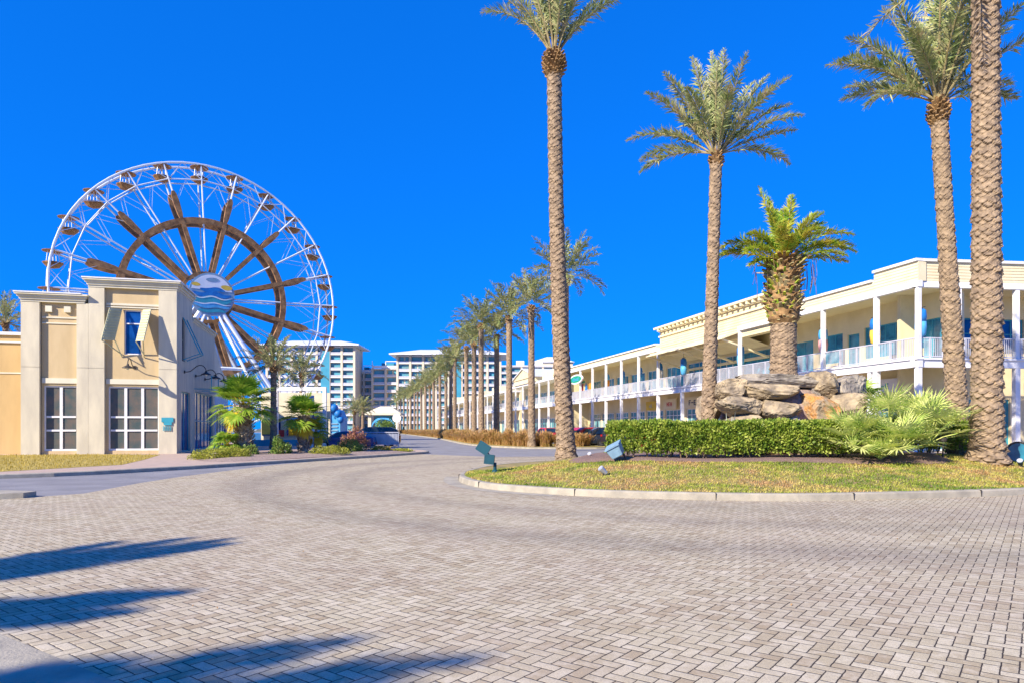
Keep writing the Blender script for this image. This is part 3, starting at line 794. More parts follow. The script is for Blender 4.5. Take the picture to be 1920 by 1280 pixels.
# --- hedge
def blob_leaves(r, n, fn, size, up=.35):
    """fn(n)-> points, normals ; leaf kites roughly facing outwards"""
    P, N = fn(n); d = unit(N+r.normal(0, .75, (n, 3))+np.array([0, 0, up])); s_ = unit(np.cross(d, r.normal(0, 1, (n, 3))))
    l = size*r.uniform(.6, 1.35, n)
    return kites(P, P+d*l[:, None], s_, l*.55, np.cross(d, s_)*(l*.12)[:, None])
def hedge(label, pts, wd, ht, n, seed, leaf='hedge', size=.10):
    r = np.random.RandomState(seed); A = np.array(pts); L = np.concatenate([[0], np.cumsum(np.linalg.norm(np.diff(A, axis=0), axis=1))])
    c = A.mean(0); t = thing('hedge', label, 'hedge', (c[0], c[1], 0))
    def fn(n):
        u = r.uniform(0, L[-1], n); x = np.interp(u, L, A[:, 0]); y = np.interp(u, L, A[:, 1])
        dx = np.gradient(A[:, 0]); dy = np.gradient(A[:, 1]); tx = np.interp(u, L, dx); ty = np.interp(u, L, dy); tl = np.hypot(tx, ty); tx /= tl; ty /= tl
        a = r.uniform(-.12, PI+.12, n); e = .40
        cs = np.cos(a); sn = np.sin(a)
        depth = 1-np.abs(r.normal(0, .10, n))
        bump = np.array([noise.noise((uu*1.1, aa*1.4, seed)) for uu, aa in zip(u, a)])*.22+np.array([noise.noise((uu*3.3, aa*3.5, seed+5)) for uu, aa in zip(u, a)])*.16
        off = np.sign(cs)*np.abs(cs)**e*wd/2*(depth+bump)
        g = np.array([mulz(xx, yy) for xx, yy in zip(x, y)])
        zb = .10+.10*np.array([noise.noise((uu*1.7, 9., seed)) for uu in u])
        z = g+zb+(np.abs(sn)**e)*(ht-zb)*(depth+bump*.35)
        z = np.where(r.rand(n) < .42, g+zb+r.rand(n)*(ht-zb), z)*1.0
        off = np.where(np.abs(sn) > .999, off, off)
        P = np.column_stack([x-ty*off-c[0], y+tx*off-c[1], z])
        N = np.column_stack([-ty*cs, tx*cs, sn])
        return P, N
    q = blob_leaves(r, n, fn, size)
    npmesh('foliage', q, M[leaf], t)
    # dark twiggy core so the hedge is dense, and bare stems below
    st = MB(); rr = random.Random(seed)
    for k in range(int(L[-1]/.16)):
        u = rr.uniform(0, L[-1]); x = float(np.interp(u, L, A[:, 0])); y = float(np.interp(u, L, A[:, 1])); o = rr.uniform(-.33, .33)*wd; y += o
        g = mulz(x, y)-.02
        for b in range(3):
            a = rr.uniform(0, 2*PI); s = rr.uniform(.1, .3)
            st.tube([(x-c[0], y-c[1], g), (x-c[0]+math.cos(a)*s*.4, y-c[1]+math.sin(a)*s*.4, g+.3), (x-c[0]+math.cos(a)*s, y-c[1]+math.sin(a)*s, g+ht*rr.uniform(.75, .93))], [.016, .012, .006], 4, cap=False)
    st.build('stems', M['trunk'], t)
    return t
hp = [px(x, 862, D) for x, D in ((1148, 22.6), (1200, 22.2), (1300, 21.9), (1400, 21.8), (1500, 21.9), (1590, 22.2))]
hedge('long clipped green hedge running in front of the boulders', smoothpoly([(p.x, p.y) for p in hp], 4, False), 1.25, 1.13, 34000, 81)
hp = [px(x, 862, D) for x, D in ((1600, 23.4), (1680, 23.9), (1760, 24.0), (1826, 23.8))]
hedge('short dark hedge section behind the palmettos, ending at the thick palm trunk', smoothpoly([(p.x, p.y) for p in hp], 4, False), 1.2, 1.15, 12000, 82)

# --- boulders
def boulder(label, c, size, seed, m, rz=0., tilt=0.):
    r = random.Random(seed)
    me = bpy.data.meshes.new('boulder'); bm = bmesh.new(); bmesh.ops.create_icosphere(bm, subdivisions=5, radius=1)
    cuts = [(Vector((r.gauss(0, 1), r.gauss(0, 1), r.gauss(0, .8))).normalized(), r.uniform(.62, .92)) for _ in range(11)]
    for v in bm.verts:
        p = v.co; q = Vector([math.copysign(abs(k)**.62, k) for k in p])
        for n_, d_ in cuts:
            e = q.dot(n_)-d_
            if e > 0: q -= n_*e*.93
        s = 1+.10*noise.noise(q*1.6+Vector((seed, 0, 0)))+.10*abs(noise.noise(q*3.1+Vector((0, seed, 0))))-.05+.06*abs(noise.noise(q*8+Vector((0, 0, seed))))+.03*noise.noise(q*17)
        q *= s
        v.co = Vector((q.x*size[0]/2, q.y*size[1]/2, q.z*size[2]/2))
    bm.to_mesh(me); bm.free(); me.materials.append(M[m])
    o = bpy.data.objects.new('boulder', me); col.objects.link(o); o.location = c; o.rotation_euler = (R(tilt*.4), R(tilt), rz)
    return tag(o, label, 'boulder', 'boulders piled around the stout palm')
def bpx(x0, x1, y0, y1, D, dep, label, seed, m='rock', tilt=0., rz=0.):
    c = px((x0+x1)/2, (y0+y1)/2, D); w_ = (x1-x0)/1280*D*1.12; h_ = (y1-y0)/1280*D*1.15
    boulder(label, c, (w_, dep, h_), seed, m, rz, tilt)
bpx(1388, 1528, 703, 724, 25.0, 1.6, 'flat dark grey slab on top of the pile at the foot of the stout palm', 1, 'rockgrey', 2)
bpx(1388, 1500, 722, 751, 24.6, 1.8, 'wide tan slab below the flat dark grey top slab', 2, 'rock', 3)
bpx(1340, 1394, 714, 750, 24.9, 1.8, 'upper left boulder beside the wide tan slab', 3, 'rock', -8)
bpx(1338, 1426, 745, 782, 24.4, 2, 'large tan boulder at the left end of the middle course', 4, 'rock', 6)
bpx(1422, 1506, 748, 786, 24.3, 1.8, 'tan boulder in the middle of the pile, tilted down to the right', 5, 'rock', 14)
bpx(1352, 1440, 778, 806, 24.1, 1.6, 'low boulder showing just over the hedge at lower left of the pile', 6, 'rock', 2)
bpx(1432, 1500, 780, 808, 24.1, 1.6, 'low grey boulder showing just over the hedge in the middle', 7, 'rockgrey', -4)
bpx(1516, 1562, 698, 748, 25.0, 2.0, 'upright tan boulder right of the stout palm trunk', 8, 'rock', -6)
bpx(1550, 1620, 704, 752, 25.2, 2.2, 'large weathered grey boulder at the upper right of the pile', 9, 'rockgrey', 8)
bpx(1496, 1566, 745, 795, 24.4, 1.8, 'rust-orange stained boulder right of the middle', 10, 'rockor', 22)
bpx(1540, 1614, 742, 788, 24.5, 2.0, 'rounded tan boulder at the right end of the middle course', 11, 'rock', -6)
bpx(1560, 1630, 780, 812, 24.4, 1.8, 'low tan boulder at the lower right of the pile beside the palmettos', 12, 'rock', 3)
bpx(1490, 1560, 788, 812, 24.1, 1.6, 'small orange-brown boulder just above the hedge', 13, 'rockor', -4)
bpx(1500, 1534, 722, 752, 25.4, 2.0, 'dark wedge of rock between the tan slab and the upright boulder', 14, 'rockgrey', 10)
bpx(1312, 1350, 742, 800, 25.6, 1.8, 'tan boulder behind the foot of the slim palm', 15, 'rock', 0)
# retaining core below, real boulders of the lower courses
for i, (x0, x1, D) in enumerate(((1330, 1400, 24.6), (1390, 1470, 24.5), (1460, 1530, 24.5), (1520, 1600, 24.6), (1590, 1640, 25))):
    bpx(x0, x1, 800, 856, D, 2.2, 'boulder of the bottom course, glimpsed between the hedge stems', 20+i, 'rock', 0)
for i, (x0, x1, D) in enumerate(((1370, 1450, 27.3), (1440, 1520, 27.6), (1510, 1590, 27.3))):
    bpx(x0, x1, 716, 850, D, 2.4, 'tall boulder forming the back of the pile behind the stout palm', 30+i, 'rockgrey', 0)
soil = MB(); b0 = px(1462, 722, 26.2); soil.lathe([(2.3, -2.6), (2.2, -.9), (1.5, -.25), (.3, .02)], 24, b0)
tag(soil.build('planter_soil', M['mulch2']), kind='structure')
# spiky silver plants before the rocks
def spiky(label, loc, n, L, seed, m, name='agave', cat='plant', wid=.05, elmin=15, droop=.3):
    r = np.random.RandomState(seed); t = thing(name, label, cat, loc)
    az = r.uniform(0, 2*PI, n); el = np.radians(r.uniform(elmin, 85, n)); l = L*r.uniform(.7, 1.1, n)
    d = np.column_stack([np.cos(az)*np.cos(el), np.sin(az)*np.cos(el), np.sin(el)]); B = r.normal(0, .03, (n, 3)); B[:, 2] = 0
    mid = B+d*(l*.55)[:, None]; tip = B+d*l[:, None]; tip[:, 2] -= droop*l*np.cos(el)
    s_ = unit(np.column_stack([-np.sin(az), np.cos(az), np.zeros(n)])); w_ = wid*r.uniform(.7, 1.2, n)[:, None]
    q = np.concatenate([np.stack([B-s_*w_*.4, mid-s_*w_/2, mid+s_*w_/2, B+s_*w_*.4], 1), np.stack([mid-s_*w_/2, tip-s_*.003, tip+s_*.003, mid+s_*w_/2], 1)])
    npmesh('leaves', q, m, t); return t
M['silverleaf'] = leafmat('silver_leaf', [(.3, (.25, .33, .25)), (.7, (.55, .60, .50))], 3, .2)
for i, (x, D, lab) in enumerate(((1368, 23.3, 'silvery spiky plant before the left boulders, just above the hedge'), (1405, 23.4, 'smaller silvery spiky plant, second from the slim palm'))):
    p = px(x, 830, D); spiky(lab, (p.x, p.y, mulz(p.x, p.y)-.02), 30, 1.45, 90+i, M['silverleaf'], wid=.08, elmin=40)

# --- shrubs and ground cover in the left bed
def bush(name, label, cat, loc, rx, ry, rz_, n, seed, leaf, size=.09, group=None, stems=True, trunk_h=0.):
    r = np.random.RandomState(seed); t = thing(name, label, cat, loc, 0, group)
    def fn(n):
        v = unit(r.normal(0, 1, (n, 3))); v[:, 2] = np.abs(v[:, 2])
        b = np.array([noise.noise((a*1.9+seed, b_*1.9, c_*1.9)) for a, b_, c_ in v])*.5
        k = (1-np.abs(r.normal(0, .22, n)))+b
        P = v*np.array([rx, ry, rz_])*k[:, None]; P[:, 2] += trunk_h
        return P, v
    npmesh('foliage', blob_leaves(r, n, fn, size), M[leaf], t)
    if stems:
        st = MB(); rr = random.Random(seed)
        for k in range(9):
            a = rr.uniform(0, 2*PI); s = rr.uniform(.3, .8)
            st.tube([(0, 0, 0), (math.cos(a)*rx*s*.5, math.sin(a)*ry*s*.5, (trunk_h+rz_)*.4), (math.cos(a)*rx*s, math.sin(a)*ry*s, trunk_h+rz_*.75)], [.02, .014, .005], 4, cap=False)
        st.build('stems', M['trunk'], t)
    return t
def bb(x, y, D): p = px(x, y, D); return (p.x, p.y, bedz(p.x, p.y)-.02)
bush('low_shrub', 'low spreading yellow-green shrub at the left end of the bed', 'shrub', bb(394, 860, 33.4), 1.0, .8, .42, 2600, 101, 'lime', .08)
bush('low_shrub', 'low spreading yellow-green shrub before the big booted fan palm', 'shrub', bb(440, 860, 34.0), .85, .8, .40, 2200, 102, 'lime', .08)
bush('low_shrub', 'yellow-green mound of ground cover right of the smaller fan palm', 'shrub', bb(617, 853, 38.5), 1.0, .8, .40, 2400, 103, 'lime', .08)
bush('shrub', 'round variegated bush between the two fan palms', 'shrub', bb(527, 850, 38.0), .55, .5, .85, 1500, 104, 'shrub', .12)
bush('shrub', 'thin grey-green bush at the right foot of the big fan palm', 'shrub', bb(470, 852, 37.0), .45, .4, .6, 700, 105, 'shrub', .11)
bush('shrub', 'reddish flowering shrub left of the metal barrier', 'shrub', bb(664, 846, 44.5), .85, .7, 1.35, 2000, 106, 'pinkleaf', .13)
bush('shrub', 'green shrub beneath the reddish shrub', 'shrub', bb(655, 848, 42.0), .95, .7, .65, 1800, 107, 'shrub', .10)
bush('low_shrub', 'tawny low tuft near the tip of the left bed', 'shrub', bb(716, 845, 44.3), .7, .6, .22, 700, 108, 'lawny', .10, stems=False)
bush('low_shrub', 'olive low tuft at the very tip of the left bed', 'shrub', bb(752, 846, 44.5), .7, .5, .16, 700, 109, 'lime', .09, stems=False)

# --- tawny grass clumps along the median
def grass_clump(seed):
    r = np.random.RandomState(seed); n = 520
    az = r.uniform(0, 2*PI, n); sp2 = r.uniform(.05, .75, n)**1.1; B = np.column_stack([r.normal(0, .14, n), r.normal(0, .14, n), np.zeros(n)])
    h = 1.05*r.uniform(.6, 1.1, n)
    d = np.column_stack([np.cos(az)*sp2, np.sin(az)*sp2, np.zeros(n)])
    mid = B+d*.45; mid[:, 2] = h*.7; tip = B+d*1.15; tip[:, 2] = h*(1.05-.45*sp2)
    s_ = unit(np.column_stack([-np.sin(az), np.cos(az), np.zeros(n)])); w_ = .03
    q = np.concatenate([np.stack([B-s_*w_*.3, mid-s_*w_/2, mid+s_*w_/2, B+s_*w_*.3], 1), np.stack([mid-s_*w_/2, tip-s_*.012, tip+s_*.012, mid+s_*w_/2], 1)])
    m_ = r.choice(n, 260, replace=False); pl = kites(mid[m_]*.4+tip[m_]*.6, tip[m_]+np.array([0, 0, .13])+r.normal(0, .03, (260, 3)), s_[m_], np.full(260, .07))
    o = npmesh('grass_clump', np.concatenate([q, pl]), M['grassor']); return o
GC = [grass_clump(111), grass_clump(112), grass_clump(113)]; gc_used = [0]*3
rg = random.Random(5); cnt = 0
FRL = [(2.8, 57.2), (.6, 59.0), (-4.2, 71.0), (-12.1, 114), (-22.4, 161), (-40, 240)]
FA_ = np.array(FRL); LL = np.concatenate([[0], np.cumsum(np.linalg.norm(np.diff(FA_, axis=0), axis=1))])
u = 0.4
for row, (ox, oy) in enumerate(((.35, .9), (1.3, 2.6))):
    u = rg.uniform(.2, .8)
    while u < LL[-1]:
        x = float(np.interp(u, LL, FA_[:, 0]))+ox+rg.uniform(-.25, .25); y = float(np.interp(u, LL, FA_[:, 1]))+oy*.3+rg.uniform(-.4, .4)
        k = rg.randrange(3)
        if gc_used[k]: o = GC[k].copy(); col.objects.link(o)
        else: o = GC[k]; gc_used[k] = 1
        s = rg.uniform(.85, 1.2); o.location = (x, y, .13); o.rotation_euler = (0, 0, rg.uniform(0, 6)); o.scale = (s, s, s*rg.uniform(.9, 1.15))
        near_ = u < 14
        tag(o, 'tawny pink-topped grass clump at the near end of the avenue median' if near_ else 'tawny grass clump along the avenue median under the palms', 'ornamental grass', 'tawny grass clumps on the median')
        u += rg.uniform(1.0, 1.5)*(1 if u < 60 else 2.2)
for i, (x, D) in enumerate(((1062, 58.8), (1074, 59.2), (1086, 58.6), (1052, 59.5), (1098, 59.2), (1080, 61))):
    o = GC[i % 3].copy(); col.objects.link(o); o.location = (avx(x, D), D, 0.13); o.rotation_euler = (0, 0, i); o.scale = (1.1, 1.1, 1.0)
    tag(o, 'tawny grass clump right of the tall island palm trunk, at the median end', 'ornamental grass', 'tawny grass clumps on the median')

# ================================================================== SHOP BUILDING (right)
def wall_holes(mb, x0, x1, z0, z1, y, th, holes):
    """wall in the xz plane (front face at y, thickness th backwards) with rectangular openings"""
    xs = sorted({x0, x1, *[h[0] for h in holes], *[h[1] for h in holes]}); xs = [x for x in xs if x0 <= x <= x1]
    for a, b in zip(xs, xs[1:]):
        m = (a+b)/2; hs = sorted([(h[2], h[3]) for h in holes if h[0] < m < h[1]])
        z = z0
        for p, q in hs:
            if p > z: mb.box(a, b, y-th, y, z, p)
            z = q
        if z < z1: mb.box(a, b, y-th, y, z, z1)
def window(parent, x0, x1, z0, z1, y, nx, nz, fm, gm_, fr=.07, depth=.06, inset=.10, name='window', zsplit=None, M4=None):
    mb = MB(); f = fr
    def B(a, b, c, d, e, g): mb.box(a, b, c, d, e, g, M4)
    ya, yb = y-inset-depth, y-inset
    B(x0, x1, ya, yb, z0, z0+f); B(x0, x1, ya, yb, z1-f, z1); B(x0, x0+f, ya, yb, z0+f, z1-f); B(x1-f, x1, ya, yb, z0+f, z1-f)
    for k in range(1, nx):
        x = x0+(x1-x0)*k/nx; B(x-f*.4, x+f*.4, ya, yb, z0+f, z1-f)
    zz = zsplit if zsplit else [z0+(z1-z0)*k/nz for k in range(1, nz)]
    for z in zz:
        for k in range(nx):
            a = x0+(x1-x0)*k/nx+(f if k == 0 else f*.4); b = x0+(x1-x0)*(k+1)/nx-(f if k == nx-1 else f*.4)
            B(a, b, ya, yb, z-f*.4, z+f*.4)
    o = mb.build(name, fm, parent)
    pm = MB(); pm.box(x0+f*.5, x1-f*.5, ya+depth*.3, ya+depth*.5, z0+f*.5, z1-f*.5, M4); pm.build('pane', gm_, o)
    return o

G0 = .38                       # pavement level at the shops
Z = dict(bb=4.90, bt=5.30, deck=5.38, rail=6.48, eb=9.10, et=9.42)
INS = -3.0
RB = thing('shop_building', 'long two-storey yellow shop building with white upper gallery, nearest on the right', 'building', (21.3, 36.0, 0), math.atan2(.971, -.239))
# local x along the facade (away), y outwards (towards the avenue)
LEN = 58.0
COLT = [0, 2.9, 7.35, 11.8, 16.7, 21.3, 25.9, 30.7, 35.2, 39.7, 44.2, 48.6, 53.0, 57.5]
# chamfer side: runs to the camera's right; own matrix
import mathutils
chd = Vector((1.0, .115, 0)).normalized()
RBM = Matrix.Translation(Vector((21.3, 36.0, 0))) @ Matrix.Rotation(math.atan2(.971, -.239), 4, 'Z')
# frame with x along chd, y outwards (towards camera)
CHM = RBM.inverted() @ (Matrix.Translation(Vector((21.3, 36.0, 0))) @ Matrix.Rotation(math.atan2(chd.y, chd.x)+PI, 4, 'Z'))
# in CHM local: x = -chd (so building extends to negative x), y outward
CHL = 26.0
# columns
for i, t in enumerate(COLT):
    lower = MB(); s_ = .13 if i not in (1,) else .15
    lower.box(t-s_, t+s_, -.28, -.02, G0, Z['bb']); lower.box(t-s_-.04, t+s_+.04, -.32, .02, G0, G0+.25)
    if i == 0: pass
    lower.build('column', M['white'], RB)
    if t in (21.3, 25.9): continue
    up = MB(); up.box(t-s_*.85, t+s_*.85, -.26, -.04, Z['deck'], Z['eb']); up.build('column', M['white'], RB)
    if i == 1:
        lw = MB(); lw.box(t+.35, t+.58, -.28, -.04, G0, Z['bb']); lw.build('column', M['white'], RB)
CC = [2.55, 5.95, 9.9, 14, 18, 22]
for x in CC:
    mb = MB(); mb.box(-x-.14, -x+.14, -.28, -.02, G0, Z['bb'], CHM); mb.build('column', M['white'], RB)
    mb = MB(); mb.box(-x-.12, -x+.12, -.26, -.04, Z['deck'], Z['eb'], CHM); mb.build('column', M['white'], RB)
# beams
mb = MB(); mb.box(-.16, LEN, -.30, 0, Z['bb'], Z['bt']); mb.box(-.2, LEN, -.26, .09, Z['bt'], Z['bt']+.10)
mb.box(.003-CHL, .1, -.30, -.003, Z['bb'], Z['bt'], CHM); mb.box(-CHL, .1, -.26, .087, Z['bt'], Z['bt']+.102, CHM)
mb.build('gallery_beam', M['white'], RB)
mb = MB(); mb.box(0, LEN, INS, -.26, Z['bt']-.12, Z['bt']+.06); mb.build('gallery_floor', M['paleyellow'], RB)
mb = MB(); mb.prism([((CHM @ Vector(p))[0], (CHM @ Vector(p))[1]) for p in ((-CHL, INS-.5, 0), (-CHL, -.26, 0), (-.1, -.26, 0))]+[(.2, INS)], Z['bt']-.10, Z['bt']+.055); mb.build('gallery_floor', M['paleyellow'], RB)
for a, b in ((-.16, 16.84), (30.56, LEN)):
    mb = MB(); mb.box(a, b, -.28, 0, Z['eb'], Z['et']); mb.build('eave_beam', M['white'], RB)
mb = MB(); mb.box(-CHL, .1, -.28, -.003, Z['eb'], Z['et']-.003, CHM); mb.build('eave_beam', M['white'], RB)
# soffit / roof
mb = MB(); mb.box(.1, LEN, INS-.02, -.28, Z['et']-.14, Z['et']-.02); mb.box(-CHL, -.2, INS-.02, -.28, Z['et']-.145, Z['et']-.025, CHM); mb.build('soffit', M['yellow'], RB)
def siding(mb, x0, x1, z0, z1, y, Mx=None, pitch=.16, th=.5):
    mb.box(x0, x1, y-th, y, z0, z1, Mx)
    n = int((z1-z0)/pitch)
    for k in range(n):
        z = z0+k*pitch+.012; mb.box(x0+.002, x1-.002, y+.002, y+.024, z, z+pitch*.72, Mx)
def coping(mb, x0, x1, z, y, Mx=None, h=.14, out=.14, th=.5): mb.box(x0-.02, x1+.02, y-th-.05, y+out, z, z+h, Mx)
par = MB()
for a_ in ((-.13, 2.95, Z['et'], 10.45, -.03), (-6.9, -.15, Z['et'], 10.446, -.033, CHM), (2.97, 11.9, Z['et'], 9.98, -.06), (-CHL, -8.2, Z['et'], 9.975, -.063, CHM), (30.95, LEN, Z['et'], 9.72, -.06)):
    par = MB(); siding(par, *a_); par.build('parapet', M['paleyellow'], RB)
for a_ in ((-.13, 2.95, 10.45, -.03), (-6.95, -.28, 10.446, -.033, CHM), (3.1, 11.9, 9.98, -.06), (-CHL, -8.2, 9.975, -.063, CHM), (30.95, LEN, 9.72, -.06)):
    cp = MB(); coping(cp, *a_); cp.build('coping', M['white'], RB)
cp = MB(); siding(cp, -10.2, -8.7, 9.97, 10.7, -1.5, CHM, th=1.2)
cp.build('roof_hut', M['paleyellow'], RB)
# raised cornice wall between
rw = MB(); siding(rw, 12.0, 30.55, Z['eb']-.5, 10.85, -.28, pitch=.2, th=.6); rw.build('raised_parapet', M['yellow'], RB)
rc = MB(); rc.box(11.6, 30.95, -1.0, .25, 11.12, 11.3); rc.box(11.9, 30.62, -.9, -.1, 10.85, 11.12); rc.box(11.9, 30.62, -.27, -.12, 10.35, 10.5)
x = 12.1
while x < 30.5: rc.box(x, x+.22, -.1, .2, 10.88, 11.117); x += .78
rc.build('cornice', M['paleyellow'], RB)
rm = MB(); rm.add([(0, -.3, Z['et']+.05), (LEN, -.3, Z['et']+.05), (LEN, -16, Z['et']+.05), (14, -20, Z['et']+.05), tuple(CHM @ Vector((-CHL, -.3, Z['et']+.05)))], [(0, 1, 2, 3, 4)]); rm.build('roof', M['whiteroof'], RB)
# big sloped awning over the middle bays
aw = MB()
for a, b in ((17.1, 24.2), (24.6, 30.2)):
    aw.add([(a, -.2, 9.0), (b, -.2, 9.0), (b, -2.9, 8.15), (a, -2.9, 8.15), (a, -.2, 8.95), (b, -.2, 8.95), (b, -2.9, 8.1), (a, -2.9, 8.1)], [(0, 1, 2, 3), (7, 6, 5, 4), (0, 4, 5, 1), (1, 5, 6, 2), (3, 2, 6, 7), (0, 3, 7, 4)])
aw2 = MB()
for x in (17.0, 24.4, 30.3): aw2.bar((x, .9, 8.75), (x, -.3, 9.0), .12, .12)
aw2.add([(16.9, 1.25, 8.55), (30.5, 1.25, 8.55), (30.5, -.28, 9.12), (16.9, -.28, 9.12), (16.9, 1.25, 8.47), (30.5, 1.25, 8.47), (30.5, -.28, 9.04), (16.9, -.28, 9.04)], [(0, 1, 2, 3), (7, 6, 5, 4), (0, 4, 5, 1), (1, 5, 6, 2), (0, 3, 7, 4)])
for x in (17.2, 21.9, 24.4, 30.1): aw2.bar((x, 1.1, 8.5), (x, -2.8, 7.3), .22, .12)
aw2.box(17.1, 30.2, -2.99, -2.8, 7.2, 7.4)
aw2.build('awning_frame', M['paleyellow'], RB); 
aw.build('awning', M['cream'], RB)
# walls
rng_ = random.Random(9)
uh = []; lh = []
bays = list(zip(COLT, COLT[1:]))
for i, (a, b) in enumerate(bays):
    wd = b-a
    if i == 0: uh.append((a+.35, b-.05, Z['deck']+.05, 7.85, 3)); lh.append((a+.5, b-.2, G0+.05, 3.2, 2))
    elif i == 1: uh.append((a+.15, b-.25, Z['deck']+.7, 8.05, 5)); lh.append((a+.3, b-.3, G0+.05, 3.3, 4))
    elif i == 2: uh.append((a+.2, a+1.25, Z['deck']+.1, 7.8, 1)); uh.append((a+1.7, b-.4, Z['deck']+.7, 8.0, 3)); lh.append((a+.4, b-.4, G0+.05, 3.3, 4))
    else:
        uh.append((a+.2, b-.5, Z['deck']+.4, 7.9, 4)); lh.append((a+.25, b-.25, G0+.05, 3.6, 5))
wm = MB(); wall_holes(wm, .1, LEN, Z['bt']+.05, Z['et']-.14, INS, .25, [h[:4] for h in uh]); wall_holes(wm, .1, LEN, G0, Z['bt']-.12, INS+.003, .25, [h[:4] for h in lh])
wm.box(57.75, 58, INS, -.3, G0, Z['et'])
wm.build('wall', M['yellow'], RB)
for h in uh: window(RB, h[0], h[1], h[2], h[3], INS, h[4], 2, M['tealframe'] if h[0] < 20 else M['white'], M['glass'], .06)
for h in lh: window(RB, h[0], h[1], h[2], h[3], INS, h[4], 1, M['white'], M['tealglass'], .09, zsplit=[h[3]-.6])
# chamfer walls
cuh = [(-3.3, -2.3, Z['deck']+.9, 8.05, 1), (-6.6, -5.2, Z['deck']+.9, 8.05, 2), (-9.1, -7.6, Z['deck']+.9, 8.0, 2), (-14, -12, Z['deck']+.9, 8, 2)]
clh = [(-4.0, -1.7, G0+.05, 3.3, 2), (-8.2, -5.6, G0+.05, 3.35, 2), (-12, -10, G0+.05, 3.3, 2)]
wm = MB(); W0 = (-CHL, -.55)
def wh(mb, x0, x1, z0, z1, y, th, holes):
    t = MB(); wall_holes(t, x0, x1, z0, z1, y, th, holes); mb.add([CHM @ Vector(v) for v in t.v], t.f)
wh(wm, -CHL, -1.9+.6, Z['bt']+.052, Z['et']-.145, INS, .25, [h[:4] for h in cuh]); wh(wm, -CHL, -1.3, G0, Z['bt']-.12, INS+.002, .25, [h[:4] for h in clh])
wm.build('wall', M['yellow'], RB)
for h in cuh: window(RB, h[0], h[1], h[2], h[3], INS, h[4], 2, M['tealframe'], M['blueglass'], .08, M4=CHM)
for h in clh: window(RB, h[0], h[1], h[2], h[3], INS, h[4], 2, M['tealframe'], M['tealglass'], .08, M4=CHM)
# railings, one per bay
def railing(parent, x0, x1, y, Mx=None, z0=Z['deck'], z1=Z['rail'], pitch=.105):
    mb = MB(); mb.box(x0, x1, y-.03, y+.03, z1-.06, z1, Mx); mb.box(x0, x1, y-.025, y+.025, z0+.08, z0+.13, Mx)
    n = max(2, int((x1-x0)/pitch))
    for k in range(1, n):
        x = x0+(x1-x0)*k/n; big = k % max(1, n//3) == 0
        s_ = .035 if big else .013
        mb.box(x-s_, x+s_, y-s_, y+s_, z0+(.0 if big else .13), z1-.06, Mx)
    return mb.build('railing', M['railing'], parent)
for a, b in bays: railing(RB, a+.14, b-.14, -.14)
cx = [0]+CC
for a, b in zip(cx, cx[1:]): railing(RB, -b+.15, -a-.15, -.14, CHM)
# signs under the gallery
GS = 'shop signs under the right gallery'
def hang(local, Mx=None):
    p = RBM @ ((Mx @ Vector(local)) if Mx is not None else Vector(local)); return p
def letters(mb, word, x0, z0, h, y, mirror=True):
    """block letters in the xz plane, outward side y; reads correctly seen from +y (x runs right-to-left)"""
    G = {'H': [(0, 0, .22, 1), (.6, 0, .22, 1), (.2, .4, .42, .2)], 'M': [(0, 0, .2, 1), (.6, 0, .2, 1), (.3, .4, .2, .6)], 'N': [(0, 0, .2, 1), (.6, 0, .2, 1), (.25, .35, .3, .3)], 'E': [(0, 0, .2, 1), (.2, .8, .5, .2), (.2, .4, .4, .2), (.2, 0, .5, .2)],
         'F': [(0, 0, .2, 1), (.2, .8, .5, .2), (.2, .4, .4, .2)], 'o': [(0, 0, .7, .2), (0, .6, .7, .2), (0, .2, .2, .4), (.5, .2, .2, .4)], '-': [(0, .4, .8, .2)], 'r': [(0, 0, .2, .7), (.2, .5, .35, .2)]}
    x = x0
    for ch in word:
        for (a, b, c, d) in G[ch]:
            xa = x-(a)*h if mirror else x+a*h; xb = x-(a+c)*h if mirror else x+(a+c)*h
            mb.box(min(xa, xb), max(xa, xb), y, y+.02, z0+b*h, z0+(b+d)*h)
        x += (-1.0 if mirror else 1.0)*h
def shop_sign(t0, t1, z0, z1, bm_, tm, word, lab, y=-2.6, hh=.5, cat='sign', gr=None):
    s = thing('shop_sign', lab, cat, hang(((t0+t1)/2, y, z0)), math.atan2(.971, -.239), gr)
    w_ = abs(t1-t0); mb = MB(); mb.box(-w_/2, w_/2, -.06, .06, 0, z1-z0); mb.box(-w_/2-.04, w_/2+.04, -.07, .05, z1-z0, z1-z0+.06)
    mb.build('board', M[bm_], s)
    if word:
        lm = MB(); n = len(word); h = hh*(z1-z0); letters(lm, word, n*h/2, (z1-z0)*(.5-hh/2), h, .06); lm.build('lettering', M[tm], s)
for k, t in enumerate((-.02,)):
    pass
shop_sign(3.6, 6.8, 3.85, 4.6, 'white', 'tealframe', 'Fo-E', 'small white sign with teal lettering over the door by the corner', hh=.45)
shop_sign(22.2, 24.9, 3.65, 4.65, 'paleyellow', 'signtext', 'H', 'cream sign with a black capital H under the gallery', hh=.55)
shop_sign(27.0, 29.8, 3.65, 4.6, 'paleyellow', 'signtext', 'F-E', 'cream sign with short black lettering left of the H sign', hh=.5)
shop_sign(31.8, 34.4, 3.65, 4.6, 'paleyellow', 'red', 'NEN', 'cream sign with dark red lettering under the gallery', hh=.42)
shop_sign(36.2, 38.6, 3.65, 4.5, 'yel', 'bluegrey', 'rE', 'ochre sign with blue-grey marks under the gallery', hh=.4)
